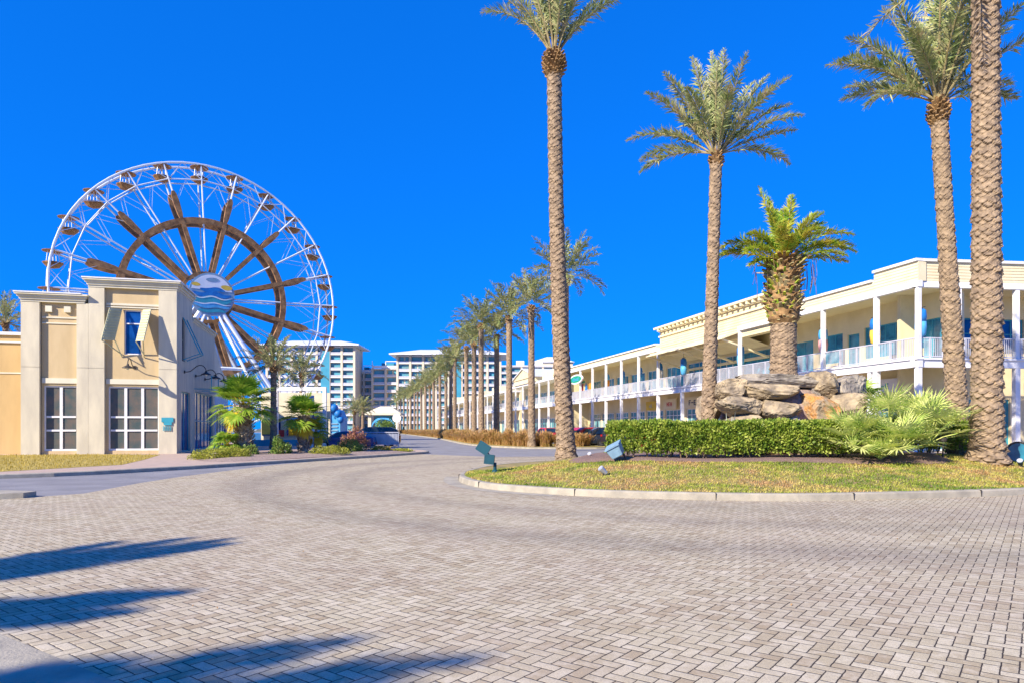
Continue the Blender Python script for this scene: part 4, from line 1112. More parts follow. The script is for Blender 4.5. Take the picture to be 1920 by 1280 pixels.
# wind-sock pennants by the columns
def pennant(t, lab, top, bot, Mx=None, y=-.45):
    s = thing('pennant', lab, 'pennant', hang((t, y, 0), Mx), math.atan2(.971, -.239), 'pennants hung at the gallery columns')
    mb = MB(); mb.tube([(0, 0, 8.5), (0, 0, 8.05)], .015, 4); mb.tube([(-.3, 0, 8.05), (.3, 0, 8.05)], .02, 6); mb.build('hanger', M['dark'], s)
    prof = [(.10, 1.62), (.25, 1.5), (.29, 1.2), (.27, .9)]
    mb = MB(); mb.lathe(prof, 14, (0, 0, 6.4)); mb.build('upper_panel', M[top], s, smooth=True)
    mb = MB(); mb.lathe([(.27, .895), (.29, .6), (.24, .2), (.08, .05)], 14, (0, 0, 6.4)); mb.build('lower_panel', M[bot], s, smooth=True)
for t, top, bot, lab in ((.15, 'blue', 'skyblue', 'all-blue pennant at the corner column of the gallery'), (3.35, 'blue', 'yel', 'blue and yellow pennant at the doubled column'), (7.75, 'skyblue', 'pink', 'blue and pink pennant left of the stout palm head height, second bay from the corner'),
                         (12.2, 'skyblue', 'blue', 'blue pennant just right of the stout palm trunk'), (17.1, 'blue', 'skyblue', 'dark blue pennant between the slim palm and the stout palm'), (26.2, 'blue', 'skyblue', 'blue pennant in the awning bay left of the slim palm'), (31.0, 'blue', 'white', 'blue and white pennant at the left end of the awning'),
                         (35.6, 'blue', 'skyblue', 'blue pennant one column left of the awning'), (40.1, 'blue', 'skyblue', 'blue pennant two columns left of the awning'), (44.6, 'skyblue', 'orange', 'blue and orange pennant near the oval sign')):
    pennant(t, lab, top, bot)
# green oval sign and coloured boards beyond
s = thing('oval_sign', 'green oval sign with white surround on the gallery front', 'sign', hang((53.5, .25, 8.0)), math.atan2(.971, -.239))
mb = MB(); ov = [(math.cos(a)*2.5, math.sin(a)*.62) for a in np.linspace(0, 2*PI, 28, endpoint=False)]
mb.add([(x, -.08, z) for x, z in ov]+[(x, .08, z) for x, z in ov], [tuple(range(28)), tuple(range(28, 56))[::-1]]+[(k, (k+1) % 28, 28+(k+1) % 28, 28+k) for k in range(28)]); mb.build('board', M['white'], s)
mb = MB(); mb.add([(x*.86, .09, z*.7) for x, z in ov], [tuple(range(28))[::-1]]); mb.build('green_panel', M['green'], s)
mb = MB(); letters(mb, 'rEoroE', 1.2, -.22, .42, .10); mb.build('lettering', M['skyblue'], s)
for i, (t, z0, z1, w_, c, lab) in enumerate(((50.2, 6.5, 7.3, 1.2, 'orange', 'orange board under the oval sign'), (51.8, 6.3, 7.5, 1.0, 'blue', 'blue triangular board under the oval sign'), (53.6, 6.5, 7.4, 1.3, 'red', 'red board under the oval sign'), (53.4, 7.5, 7.75, 2.0, 'green', 'thin green and red strip board under the oval sign'))):
    s = thing('display_board', lab, 'board', hang((t, -.5, z0)), math.atan2(.971, -.239)); mb = MB()
    if c == 'blue': mb.add([(-w_/2, -.04, 0), (w_/2, -.04, 0), (.1, -.04, z1-z0), (-w_/2, .04, 0), (w_/2, .04, 0), (.1, .04, z1-z0)], [(0, 1, 2), (5, 4, 3), (0, 3, 4, 1), (1, 4, 5, 2), (2, 5, 3, 0)])
    else: mb.box(-w_/2, w_/2, -.04, .04, 0, z1-z0)
    mb.build('panel', M[c], s)
    mb = MB(); mb.tube([(0, -.05, 0), (0, -.05, z0-z0-.9)], .04, 6); mb.build('post', M['white'], s)

# --- further shop blocks along the avenue: same kit, less detail
def far_block(label, t0, t1, seed, step, hasroof=True, up=9.4, name='shop_building'):
    r = random.Random(seed); L = t1-t0; p = fpt(t0); b = thing(name, label, 'building', (p[0], p[1], 0), math.atan2(.971, -.239))
    n = max(2, int(L/step)); mb = MB()
    for k in range(n+1):
        x = L*k/n; c = MB(); c.box(x-.13, x+.13, -.28, -.02, G0, 4.9); c.box(x-.11, x+.11, -.26, -.04, 5.38, up-.3); c.build('column', M['white'], b)
    bm_ = MB(); bm_.box(0, L, -.3, 0, 4.9, 5.38); bm_.box(0, L, -.28, 0, up-.3, up); bm_.box(0, L, INS, -.28, up-.2, up-.05); bm_.build('gallery_beam', M['white'], b)
    f = MB(); f.box(0, L, INS, -.3, 5.1, 5.35); f.build('gallery_floor', M['paleyellow'], b)
    w_ = MB(); uh = []; lh = []
    for k in range(n):
        a = L*k/n; c = L*(k+1)/n
        uh.append((a+.5, c-.9, 5.9, 7.7)); lh.append((a+.3, c-.3, G0+.05, 3.4))
    wall_holes(w_, .05, L, 5.36, up-.2, INS, .25, uh); wall_holes(w_, .05, L, G0, 5.1, INS+.003, .25, lh); w_.box(L-.3, L-.05, INS-8, INS-.25, G0, up); w_.box(0.05, .3, INS-8, INS-.25, G0, up); w_.box(0.05, L, INS-8.3, INS-8, G0, up)
    w_.build('wall', M['yellow'], b)
    for h in uh: window(b, *h, INS, 3, 1, M['white'], M['glass'], .07)
    for h in lh: window(b, *h, INS, 3, 1, M['white'], M['tealglass'], .1)
    for k in range(n): railing(b, L*k/n+.14, L*(k+1)/n-.14, -.14, pitch=.2)
    return b, L
b, L = far_block('second shop block along the avenue, with a low yellow gabled front', 62, 92, 1, 5.0, up=9.1)
pm = MB(); pm.prism([(1.5, -.35), (9, -.35), (9, -3), (1.5, -3)], 9.1, 10.3); pm.build('raised_parapet', M['paleyellow'], b); pm = MB(); pm.prism([(11, .2), (25, .2), (25, -5), (11, -5)], 9.1, 9.9); pm.build('raised_parapet', M['paleyellow'], b)
gb = MB(); gb.add([(10.6, .35, 9.9), (25.4, .35, 9.9), (18, .35, 11.5), (10.6, -6, 9.9), (25.4, -6, 9.9), (18, -6, 11.5)], [(0, 1, 2), (5, 4, 3), (0, 2, 5, 3), (1, 4, 5, 2), (0, 3, 4, 1)]); gb.build('gable', M['yellow'], b)
gr_ = MB(); gr_.bar((10.2, -2.8, 9.85), (18, -2.8, 11.62), 6.8, .14, up=(0, 0, 1)); gr_.bar((18, -2.8, 11.62), (25.8, -2.8, 9.85), 6.8, .14); gr_.build('roof', M['whiteroof'], b)
b2, L = far_block('third shop block along the avenue, partly hidden by palm trunks', 95, 128, 2, 5.5, up=8.8)
mb = MB(); mb.prism([(4, -.2), (12, -.2), (12, -4), (4, -4)], 8.8, 10.0); mb.build('raised_parapet', M['cream'], b2); mb = MB(); mb.prism([(20, -.2), (27, -.2), (27, -4), (20, -4)], 8.8, 9.8); mb.build('raised_parapet', M['cream'], b2)
b3, L = far_block('farthest shop block along the avenue, small and pale', 132, 190, 3, 8, up=8.6)
mb = MB(); mb.prism([(3, -.2), (14, -.2), (14, -4), (3, -4)], 8.6, 9.8); mb.build('raised_parapet', M['cream'], b3); mb = MB(); mb.prism([(26, -.2), (38, -.2), (38, -4), (26, -4)], 8.6, 10.4); mb.build('raised_parapet', M['cream'], b3)

# ================================================================== LEFT BUILDING
LBZ = math.atan2(.239, .971)
LB = thing('arcade_building', 'tan and grey stucco building with stepped parapet and white-mullioned windows, left', 'building', (-20.4, 41.7, 0), LBZ)
def lx(x):      # picture column -> local x on the front plane (negative to the left)
    u = (x-960)/1280
    s = (u*41.7+20.4)/(-.971+.239*u); return -s
GL = .13
# main masses (front plane y=0, building extends to +y)
HT, HM = 10.35, 9.35
xT0 = lx(165); xM0 = lx(36)
def fbox(mb, x0, x1, y0, y1, z0, z1): mb.box(x0, x1, y0, y1, z0, z1)
PR = -.22         # pilaster projection (towards the camera)
wl = MB()
x1a, x1b = lx(203), lx(298); xa, xb = lx(82), lx(145); wz0, wz1 = .35, 4.2
wu0, wu1, wuz0, wuz1 = lx(233), lx(265), 6.1, 8.75
def fwall(mb, x0, x1, z0, z1, y, th, holes):
    t = MB(); wall_holes(t, x0, x1, z0, z1, 0, th, holes); mb.add([(v[0], y-v[1], v[2]) for v in t.v], [f[::-1] for f in t.f])
fwall(wl, lx(198), lx(300), GL, HT-.2, 0, .3, [(x1a, x1b, wz0, wz1), (wu0, wu1, wuz0, wuz1)])
fwall(wl, lx(78), lx(146), GL, HM-.2, .003, .3, [(xa, xb, wz0, wz1)])
wl.build('wall', M['panel'], LB)
# raised panels and string courses in the tan bays
for a_ in ((199.5, 298.5, -.05, 9.0, 9.12), (199.5, 298.5, -.05, 8.86, 8.93), (79.5, 144.5, -.05, 8.1, 8.18), (79.5, 144.5, -.05, 7.78, 7.85), (199.5, 298.5, -.07, 4.32, 4.62), (79.5, 144.5, -.07, 4.32, 4.62)):
    tp = MB(); tp.box(lx(a_[0]), lx(a_[1]), a_[2], -.001, a_[3], a_[4]); tp.build('string_course', M['trimw'], LB)
#tp.box(lx(199.5), lx(298.5), -.05, -.001, 9.0, 9.12); tp.box(lx(199.5), lx(298.5), -.05, -.001, 8.86, 8.93); tp.box(lx(79.5), lx(144.5), -.05, -.001, 8.1, 8.18); tp.box(lx(79.5), lx(144.5), -.05, -.001, 7.78, 7.85)
#tp.box(lx(199.5), lx(298.5), -.07, -.001, 4.32, 4.62); tp.box(lx(79.5), lx(144.5), -.07, -.001, 4.32, 4.62)
for x in (93, 128): tp = MB(); tp.box(lx(x)-.17, lx(x)+.17, -.16, -.001, 8.45, 8.8); tp.build('corbel_block', M['trimw'], LB)
pil = [(42, 77, HM), (146, 168, HM), (168, 198, HT), (299, 333, HT)]
for a, b, h in pil:
    mb = MB(); mb.box(lx(a)+.004, lx(b)-.004, PR, .3, GL, 5.22); mb.box(lx(a)+.004, lx(b)-.004, PR, .3, 5.25, h-.35); mb.box(lx(a)+.02, lx(b)-.02, PR+.02, .3, 5.2, 5.27)
    mb.build('pilaster', M['pilaster'], LB)
cn = MB()
def cornice(mb, x0, x1, z, y0, y1, side=0.):
    for k, (o, za, zb) in enumerate(((.0, -.35, -.22), (.07, -.22, -.08), (.16, -.08, .04), (.26, .04, .13))):
        mb.box(x0-o*.9, x1+o*.9, y0-o, y1, z+za, z+zb)
cornice(cn, lx(168), 0, HT, PR-.03, .4); cornice(cn, lx(42), lx(165)-.1, HM, PR-.03, .4)
cn.build('cornice', M['trimw'], LB)
cw = MB(); cw.box(lx(168)-.27, .27, PR-.33, 4.3, HT+.132, HT+.2); cw.box(lx(42)-.27, lx(165)-.2, PR-.33, 4.0, HM+.132, HM+.2); cw.build('coping', M['white'], LB)
# body behind and the side towards the avenue
bd = MB(); bd.box(lx(168)+.1, -.31, .3, 4.1, GL, HT-.35); bd.box(lx(42)+.1, lx(168)+.095, .3, 4.1, GL, HM-.35); bd.build('core', M['pilaster'], LB)
sdw = MB()
def swall(mb, y0, y1, z0, z1, x, th, holes, flip=False):
    t = MB(); wall_holes(t, y0, y1, z0, z1, 0, th, holes); mb.add([(x+v[1], v[0], v[2]) for v in t.v], [f[::-1] for f in t.f])
swall(sdw, .3, 4.1, GL, HT-.3, 0, .3, [(1.1, 2.0, 5.9, 8.6), (.9, 3.4, .2, 4.0)])
swall(sdw, 4.1, 12.3, GL, 8.85, -.02, .3, [(5.0, 11.4, .2, 4.2)])
sdw.build('side_wall', M['pilaster'], LB)
sc = MB()
for o, za, zb in ((.03, -.3, -.2), (.10, -.2, -.06), (.2, -.06, .05)): sc.box(-.4, o, .2, 4.1+o, HT+za, HT+zb); sc.box(-.4, o-.02, 4.12+o, 12.3+o, 8.85+za+.2, 8.85+zb+.2)
sc.build('cornice', M['trimw'], LB)
# curved lower parapet beyond, then low light-blue arcade
cv = MB(); zz = [8.2, 7.2, 6.5, 6.1, 5.9]
pts = [(12.3+k*1.6, zz[k]) for k in range(5)]
n = len(pts); vs = [(-.02, y, z) for y, z in pts]+[(-.3, y, z) for y, z in pts]+[(-.02, y, 4.5) for y, z in pts]+[(-.3, y, 4.5) for y, z in pts]
fs = [(k, k+1, 2*n+k+1, 2*n+k) for k in range(n-1)]+[(n+k+1, n+k, 3*n+k, 3*n+k+1) for k in range(n-1)]+[(k, n+k, n+k+1, k+1) for k in range(n-1)]
cv.add(vs, fs); cv.box(-.3, -.02, 12.3, 18.7, 4.2, 4.5); cv.build('curved_parapet', M['trimw'], LB)
lb2 = MB(); swall(lb2, 12.32, 18.7, GL, 4.2, -.02, .3, [(12.9, 18.2, .2, 3.4)]); lb2.build('side_wall', M['skyblue'], LB)
def swindow(y0, y1, z0, z1, ny, nz, fm, gm_, x=0, fr=.08, name='window'):
    mb = MB(); f = fr; xa, xb = x-.2, x-.12
    mb.box(xa, xb, y0, y1, z0, z0+f); mb.box(xa, xb, y0, y1, z1-f, z1)
    for k in range(ny+1):
        y = y0+(y1-y0)*k/ny; mb.box(xa-.001, xb+.001, max(y0, y-f/2), min(y1, y+f/2), z0+f, z1-f)
    for k in range(1, nz):
        z = z0+(z1-z0)*k/nz; mb.box(xa-.002, xb+.002, y0+f, y1-f, z-f/2, z+f/2)
    o = mb.build(name, fm, LB); p = MB(); p.box(xa+.02, xa+.04, y0, y1, z0, z1); p.build('pane', gm_, o)
swindow(1.1, 2.0, 5.9, 8.6, 1, 2, M['dark'], M['blueglass']); swindow(.9, 3.4, .2, 4.0, 2, 1, M['tealframe'], M['blueglass'], name='door')
swindow(5.0, 11.4, .2, 4.2, 5, 2, M['tealframe'], M['blueglass']); swindow(12.9, 18.2, .2, 3.4, 4, 1, M['tealframe'], M['blueglass'])
# balcony-like sign frame on the side
fm_ = MB()
for y in (4.6, 7.2, 9.8): fm_.bar((0, y, 4.35), (1.1, y, 4.35), .06); fm_.bar((1.1, y, 4.35), (1.1, y, 5.25), .06)
fm_.bar((1.1, 4.6, 5.25), (1.1, 9.8, 5.25), .06); fm_.bar((1.1, 4.6, 4.35), (1.1, 9.8, 4.35), .08); fm_.build('canopy_frame', M['tealframe'], LB)
# front windows
def fwindow(x0, x1, z0, z1, nx, zs, fm, gm_, fr=.11, y=.14, name='window'):
    mb = MB(); ya, yb = y-.05, y+.05; f = fr
    mb.box(x0, x1, ya, yb, z0, z0+f); mb.box(x0, x1, ya, yb, z1-f, z1)
    for k in range(nx+1):
        x = x0+(x1-x0)*k/nx; mb.box(max(x0, x-f*.7), min(x1, x+f*.7), ya-.004, yb+.004, z0+f, z1-f)
    for z in zs: mb.box(x0+f, x1-f, ya-.008, yb+.008, z-f/2, z+f/2)
    o = mb.build(name, fm, LB); p = MB(); p.box(x0, x1, y+.0, y+.02, z0, z1); p.build('pane', gm_, o)
fwindow(x1a, x1b, wz0, wz1, 3, (1.55, 2.35+.0), M['white'], M['darkglass']); fwindow(xa, xb, wz0, wz1, 2, (1.55, 2.35), M['white'], M['darkglass'])
fwindow(wu0, wu1, wuz0, wuz1, 1, (7.95,), M['white'], M['blueglass'], .07)
# things seen through the ground floor windows: real displays inside
inn = MB(); inn.box(lx(203), lx(298), 1.8, 1.9, .3, 4.2); inn.box(lx(82), lx(145), 1.8, 1.9, .3, 4.2)
# shutters swung out from the top window
for (x, s_) in ((lx(220), -1), (lx(279), 1)):
    mb = MB()
    xh = lx(232) if s_ < 0 else lx(267)
    top = (xh+s_*.12, -.28, 8.8); 
    A = Vector((xh+s_*.05, -.06, 8.8)); B = Vector((xh+s_*.05+s_*.55, -.55, 8.75)); C = B+Vector((-.15*1-.1, -.62, -1.95)); D_ = A+Vector((-.25, -.55, -1.95))
    if s_ < 0: A, B = B, A; C, D_ = D_, C
    n_ = (B-A).cross(D_-A).normalized()*.05
    mb.add([A, B, C, D_, A+n_, B+n_, C+n_, D_+n_], [(0, 1, 2, 3), (7, 6, 5, 4), (0, 4, 5, 1), (1, 5, 6, 2), (2, 6, 7, 3), (3, 7, 4, 0)])
    for k in range(1, 12):
        f = k/12; p = A+(D_-A)*f; q = B+(C-B)*f; mb.bar(p.lerp(q, .08)-n_*.4, p.lerp(q, .92)-n_*.4, .03, .05)
    o = mb.build('shutter', M['shutter'], LB)
    ar = MB(); ar.bar(C, (xh+s_*.1, -.02, 5.95), .05); ar.bar(D_, (xh+s_*.1, -.02, 6.1), .05); ar.build('strut', M['shutter'], o)
# triangular bracket shutters on the side wall
ar = MB()
for y in (1.3, 2.3): ar.bar((.02, y, 8.6), (1.0, y+.0, 6.4), .07); ar.bar((1.0, y, 6.4), (.02, y, 6.0), .05)
ar.bar((1.0, 1.3, 6.4), (1.0, 2.3, 6.4), .06); ar.build('shutter_frame', M['tealframe'], LB)
# gooseneck lamps
def gooseneck(loc, rz, label):
    t = thing('wall_lamp', label, 'wall lamp', loc, rz, 'gooseneck lamps on the left building')
    mb = MB(); pts = [(0, 0, 0), (0, -.35, .05), (0, -.75, .38), (0, -1.05, .42), (0, -1.25, .22), (0, -1.28, .02)]
    mb.tube(smoothpoly(pts, 4, False), .028, 6); mb.cbox((0, -.02, 0), (.18, .05, .18)); mb.build('arm', M['dark'], t)
    mb = MB(); mb.lathe([(.05, .1), (.08, 0), (.30, -.13), (.31, -.16), (.05, -.10)], 14, (0, -1.28, 0)); mb.build('lamp_shade', M['dark'], t)
    mb = MB(); mb.lathe([(.02, -.1), (.09, -.16), (.06, -.24), (.01, -.27)], 10, (0, -1.28, 0)); mb.build('bulb', M['lampwhite'], t)
LBM = Matrix.Translation(Vector((-20.4, 41.7, 0))) @ Matrix.Rotation(LBZ, 4, 'Z')
gooseneck(LBM @ Vector((lx(252), -.02, 5.35)), LBZ, 'dark gooseneck lamp under the small blue window on the front')
gooseneck(LBM @ Vector((.02, 1.6, 5.25)), LBZ+PI/2, 'dark gooseneck lamp on the shaded side wall nearest the corner')
gooseneck(LBM @ Vector((.02, 5.0, 5.25)), LBZ+PI/2, 'dark gooseneck lamp on the shaded side wall, second from the corner')
gooseneck(LBM @ Vector((.02, 8.2, 5.25)), LBZ+PI/2, 'dark gooseneck lamp on the shaded side wall, farthest from the corner')
# little emblem
s = thing('wall_emblem', 'small blue and green emblem on the right-hand pilaster', 'sign', LBM @ Vector((lx(316), PR-.03, 1.95)), LBZ)
mb = MB(); mb.box(-.33, .33, -.03, 0, .1, .38); mb.box(-.2, .24, -.035, -.003, -.08, .1); mb.build('upper_band', M['tealframe'], s)
mb = MB(); 
for k in range(5): mb.box(-.24+k*.1, -.20+k*.1, -.03, 0, -.42, -.14)
mb.build('lettering', M['tealframe'], s)
# low wing on the left
LW = thing('low_wing', 'low tan windowless building at the left edge', 'building', (-20.4, 41.7, 0), LBZ)
mb = MB(); mb.box(-30, lx(41), .9, 9, GL, 7.15); mb.build('wall', M['tan'], LW)
mb = MB(); mb.box(-30, lx(41)-.01, .80, .9, 6.7, 6.78); mb.box(-30, lx(41)-.01, .75, 9.1, 7.15, 7.33); mb.build('coping', M['white'], LW)
mb = MB(); mb.box(-30, lx(41)-.01, .86, .899, 4.9, 4.98); mb.build('string_course', M['trimw'], LW)

# ================================================================== FERRIS WHEEL
def ferris():
    Dh = 84.7; hz = 17.7; Rr = 16.2
    X0 = (385-960)/1280*Dh
    t = thing('ferris_wheel', 'giant white observation wheel with brown ship-wheel spokes behind the left building', 'ferris wheel', (X0, Dh, .1), math.atan2(.60, .80))
    hz -= .1; NS = 24; HW = .95
    def P(a, r, y=0.): return Vector((math.sin(a)*r, y, hz+math.cos(a)*r))
    ANG = [2*PI*k/NS+R(-2.5) for k in range(NS)]
    full = lambda r, y: [P(2*PI*k/72, r, y) for k in range(72)]
    for y in (-HW, HW):
        mb = MB(); mb.ring(full(Rr, y), .13, 6); mb.build('rim', M['wheelwhite'], t)
        mb = MB(); mb.ring([P(a, Rr*.885, y) for a in ANG], .075, 5); mb.build('inner_rim', M['wheelwhite'], t)
    mb = MB()
    for i, a in enumerate(ANG):
        b = ANG[(i+1) % NS]+(2*PI if i == NS-1 else 0); m_ = (a+b)/2
        for y in (-HW, HW):
            mb.tube([P(a, Rr*.885, y), P(m_, Rr, y)], .045, 4, cap=False); mb.tube([P(b, Rr*.885, y), P(m_, Rr, y)], .045, 4, cap=False)
            mb.tube([P(m_, Rr*.872, y), P(a, Rr*.70, y)], .03, 4, cap=False); mb.tube([P(m_, Rr*.872, y), P(b, Rr*.70, y)], .03, 4, cap=False)
        mb.tube([P(a, Rr*.885, -HW), P(a, Rr*.885, HW)], .06, 4, cap=False)
        mb.tube([P(a, Rr, -HW), P(b, Rr*.885, HW)], .035, 4, cap=False)
    mb.build('bracing', M['wheelwhite'], t)
    # ship wheel: cladded ring and handles
    for y0, y1 in ((-HW-.15, -HW+.25), (HW-.25, HW+.15)):
        n = 72; vs = []; fs = []
        for k in range(n):
            a = 2*PI*k/n
            for r, y in ((Rr*.555, y0), (Rr*.598, y0), (Rr*.598, y1), (Rr*.555, y1)): vs.append(P(a, r, y))
        for k in range(n):
            j = (k+1) % n
            for q in range(4): fs.append((k*4+q, k*4+(q+1) % 4, j*4+(q+1) % 4, j*4+q))
        mb = MB(); mb.add(vs, fs); mb.build('timber_ring', M['brown'], t)
        vs = []; n = 48
        for k in range(n):
            a = 2*PI*k/n
            for r, y in ((2.75, y0), (3.15, y0), (3.15, y1), (2.75, y1)): vs.append(P(a, r, y))
        fs = []
        for k in range(n):
            j = (k+1) % n
            for q in range(4): fs.append((k*4+q, k*4+(q+1) % 4, j*4+(q+1) % 4, j*4+q))
        mb = MB(); mb.add(vs, fs); mb.build('hub_ring', M['brown'], t)
    for i, a in enumerate(ANG):
        brown = i % 2 == 1
        for y in (-HW, HW):
            if brown:
                mb = MB(); d = P(a, 1)-P(a, 0); sd = Vector((d.z, 0, -d.x))
                prof = [(3.1, .22), (8.6, .25), (9.8, .20), (10.2, .28), (11.5, .35), (12.5, .30), (12.9, .14)]
                vs = []
                for r, hw in prof:
                    for sx, sy in ((-1, -1), (1, -1), (1, 1), (-1, 1)): vs.append(P(a, r, y)+sd*sx*hw+Vector((0, sy*.17, 0)))
                fs = [(0, 1, 2, 3)]
                for k in range(len(prof)-1):
                    for q in range(4): fs.append((k*4+q, k*4+(q+1) % 4, (k+1)*4+(q+1) % 4, (k+1)*4+q))
                k = len(prof)-1; fs.append((k*4+3, k*4+2, k*4+1, k*4)); mb.add(vs, fs); mb.build('timber_spoke', M['brown'], t)
                mb = MB(); mb.tube([P(a, 12.7, y), P(a, Rr, y)], .10, 6, cap=False); mb.build('spoke_tip', M['wheelwhite'], t)
            else:
                mb = MB(); mb.tube([P(a, 2.4, y*.95), P(a, Rr, y)], .085, 6, cap=False); mb.build('spoke', M['wheelwhite'], t)
        if not brown:
            mb = MB(); mb.tube([P(a, 5, -HW), P(a, 8, HW)], .03, 4, cap=False); mb.tube([P(a, 8, -HW), P(a, 11, HW)], .03, 4, cap=False); mb.build('cross_rod', M['wheelwhite'], t)
    # gondolas: canopy above, round tub below, hung on the rim axle
    gd = None
    for i, a in enumerate(ANG):
        c = P(a, Rr-.12)
        if gd is None:
            gd = MB().lathe([(.10, -1.95), (.62, -1.80), (.98, -1.42), (1.02, -1.30), (.95, -1.30), (.6, -1.6), (.1, -1.7)], 14).build('gondola', M['brown'], t)
            mb = MB(); mb.lathe([(1.05, -.06), (1.08, .0), (.5, .14), (.05, .22)], 14); mb.build('canopy', M['brown'], gd)
            mb = MB()
            for q in range(4): b = q*PI/2+.4; mb.tube([(math.cos(b)*.7, math.sin(b)*.7, -1.35), (math.cos(b)*.55, math.sin(b)*.55, -.02)], .04, 5)
            mb.tube([(0, -HW, 0.05), (0, HW, .05)], .07, 6); mb.tube([(0, 0, -1.7), (0, 0, 0)], .06, 6); mb.build('hanger', M['wheelwhite'], gd); g = gd
        else: g = copy_tree(gd, t)
        g.location = c
    # hub with painted sign disc
    mb = MB(); mb.tube([P(0, 0, -3.0), P(0, 0, 3.0)], .75, 20); mb.build('hub', M['wheelwhite'], t)
    def disc(r, y, m, n=40, x0=-9, x1=9, z0=-9, z1=9, name='sign_disc', th=.12):
        pts = []
        for k in range(n):
            a = 2*PI*k/n; x = max(x0, min(x1, math.cos(a)*r)); z = max(z0, min(z1, math.sin(a)*r)); pts.append((x, z))
        mb = MB(); mb.add([(x, y, hz+z) for x, z in pts]+[(x, y+th, hz+z) for x, z in pts], [tuple(range(n))[::-1], tuple(range(n, 2*n))]+[(k, n+k, n+(k+1) % n, (k+1) % n)[::-1] for k in range(n)])
        return mb.build(name, m, t)
    ys = -3.35
    disc(2.6, ys, M['bluegrey']); disc(2.35, ys-.03, M['wheelwhite'], z0=.5, name='sign_top')
    # wavy bands across the disc
    def band(zc, th, m, amp, x0, x1, y, ph=0., name='sign_wave'):
        n = 26; vs = []; 
        for k in range(n):
            x = x0+(x1-x0)*k/(n-1); tp = math.sin(k/(n-1)*PI)**.5
            z = hz+zc+amp*math.sin(x*2.4+ph); vs += [(x, y, z-th/2*tp), (x, y, z+th/2*tp)]
        fs = [(2*k, 2*k+2, 2*k+3, 2*k+1) for k in range(n-1)]
        n2 = len(vs); vs += [(v[0], v[1]+.04, v[2]) for v in vs]; fs += [tuple(n2+i for i in f[::-1]) for f in fs]
        mb = MB(); mb.add(vs, fs); mb.build(name, m, t)
    band(.55, .55, M['blue'], .10, -1.4, 1.5, ys-.05); band(.0, .6, M['blue'], .14, -2.3, 2.3, ys-.06, 1.2)
    band(-.7, .9, M['tealframe'], .12, -2.4, 2.3, ys-.07, 2.); band(-1.35, .6, M['skyblue'], .1, -2.1, 2.0, ys-.08, .5); band(-1.95, .45, M['tealframe'], .08, -1.6, 1.6, ys-.05)
    band(1.0, .6, M['yel'], .05, 1.0, 2.3, ys-.04); band(1.0, .45, M['yel'], .05, -2.3, -1.3, ys-.04); band(1.75, .5, M['bluegrey'], .03, -.7, .8, ys-.05)
    band(-.38, .16, M['wheelwhite'], .14, -2.3, 2.4, ys-.10, 1.6); band(-1.1, .14, M['wheelwhite'], .1, -2.2, 2.2, ys-.11, 1.)
    # legs: an A-frame on either side
    for y in (-3.0, 3.0):
        yy = -5.5 if y < 0 else 5.5
        for sx in (-1, 1):
            mb = MB(); mb.tube([P(0, 0, y*.9), (sx*10.5, yy, 0)], [.28, .42], 10); mb.build('leg', M['wheelwhite'], t)
            mb = MB(); a_ = P(0, 0, y*.9); b_ = Vector((sx*10.5, yy, 0)); c_ = Vector((sx*7.0, yy*1.25, 0))
            mb.tube([a_+Vector((0, 0, -.5)), c_], [.16, .2], 6)
            for k in range(1, 9): mb.tube([a_.lerp(b_, k/9), (a_+Vector((0, 0, -.5))).lerp(c_, (k+.5)/9)], .06, 4)
            mb.build('leg_brace', M['wheelwhite'], t)
        mb = MB(); mb.tube([Vector((-5.2, yy*.78, hz*.5)), Vector((5.2, yy*.78, hz*.5))], .2, 6); mb.build('tie_bar', M['wheelwhite'], t)
    mb = MB(); mb.box(-13, 13, -7, 7, 0, 1.0); mb.build('platform', M['skyblue'], t)
ferris()

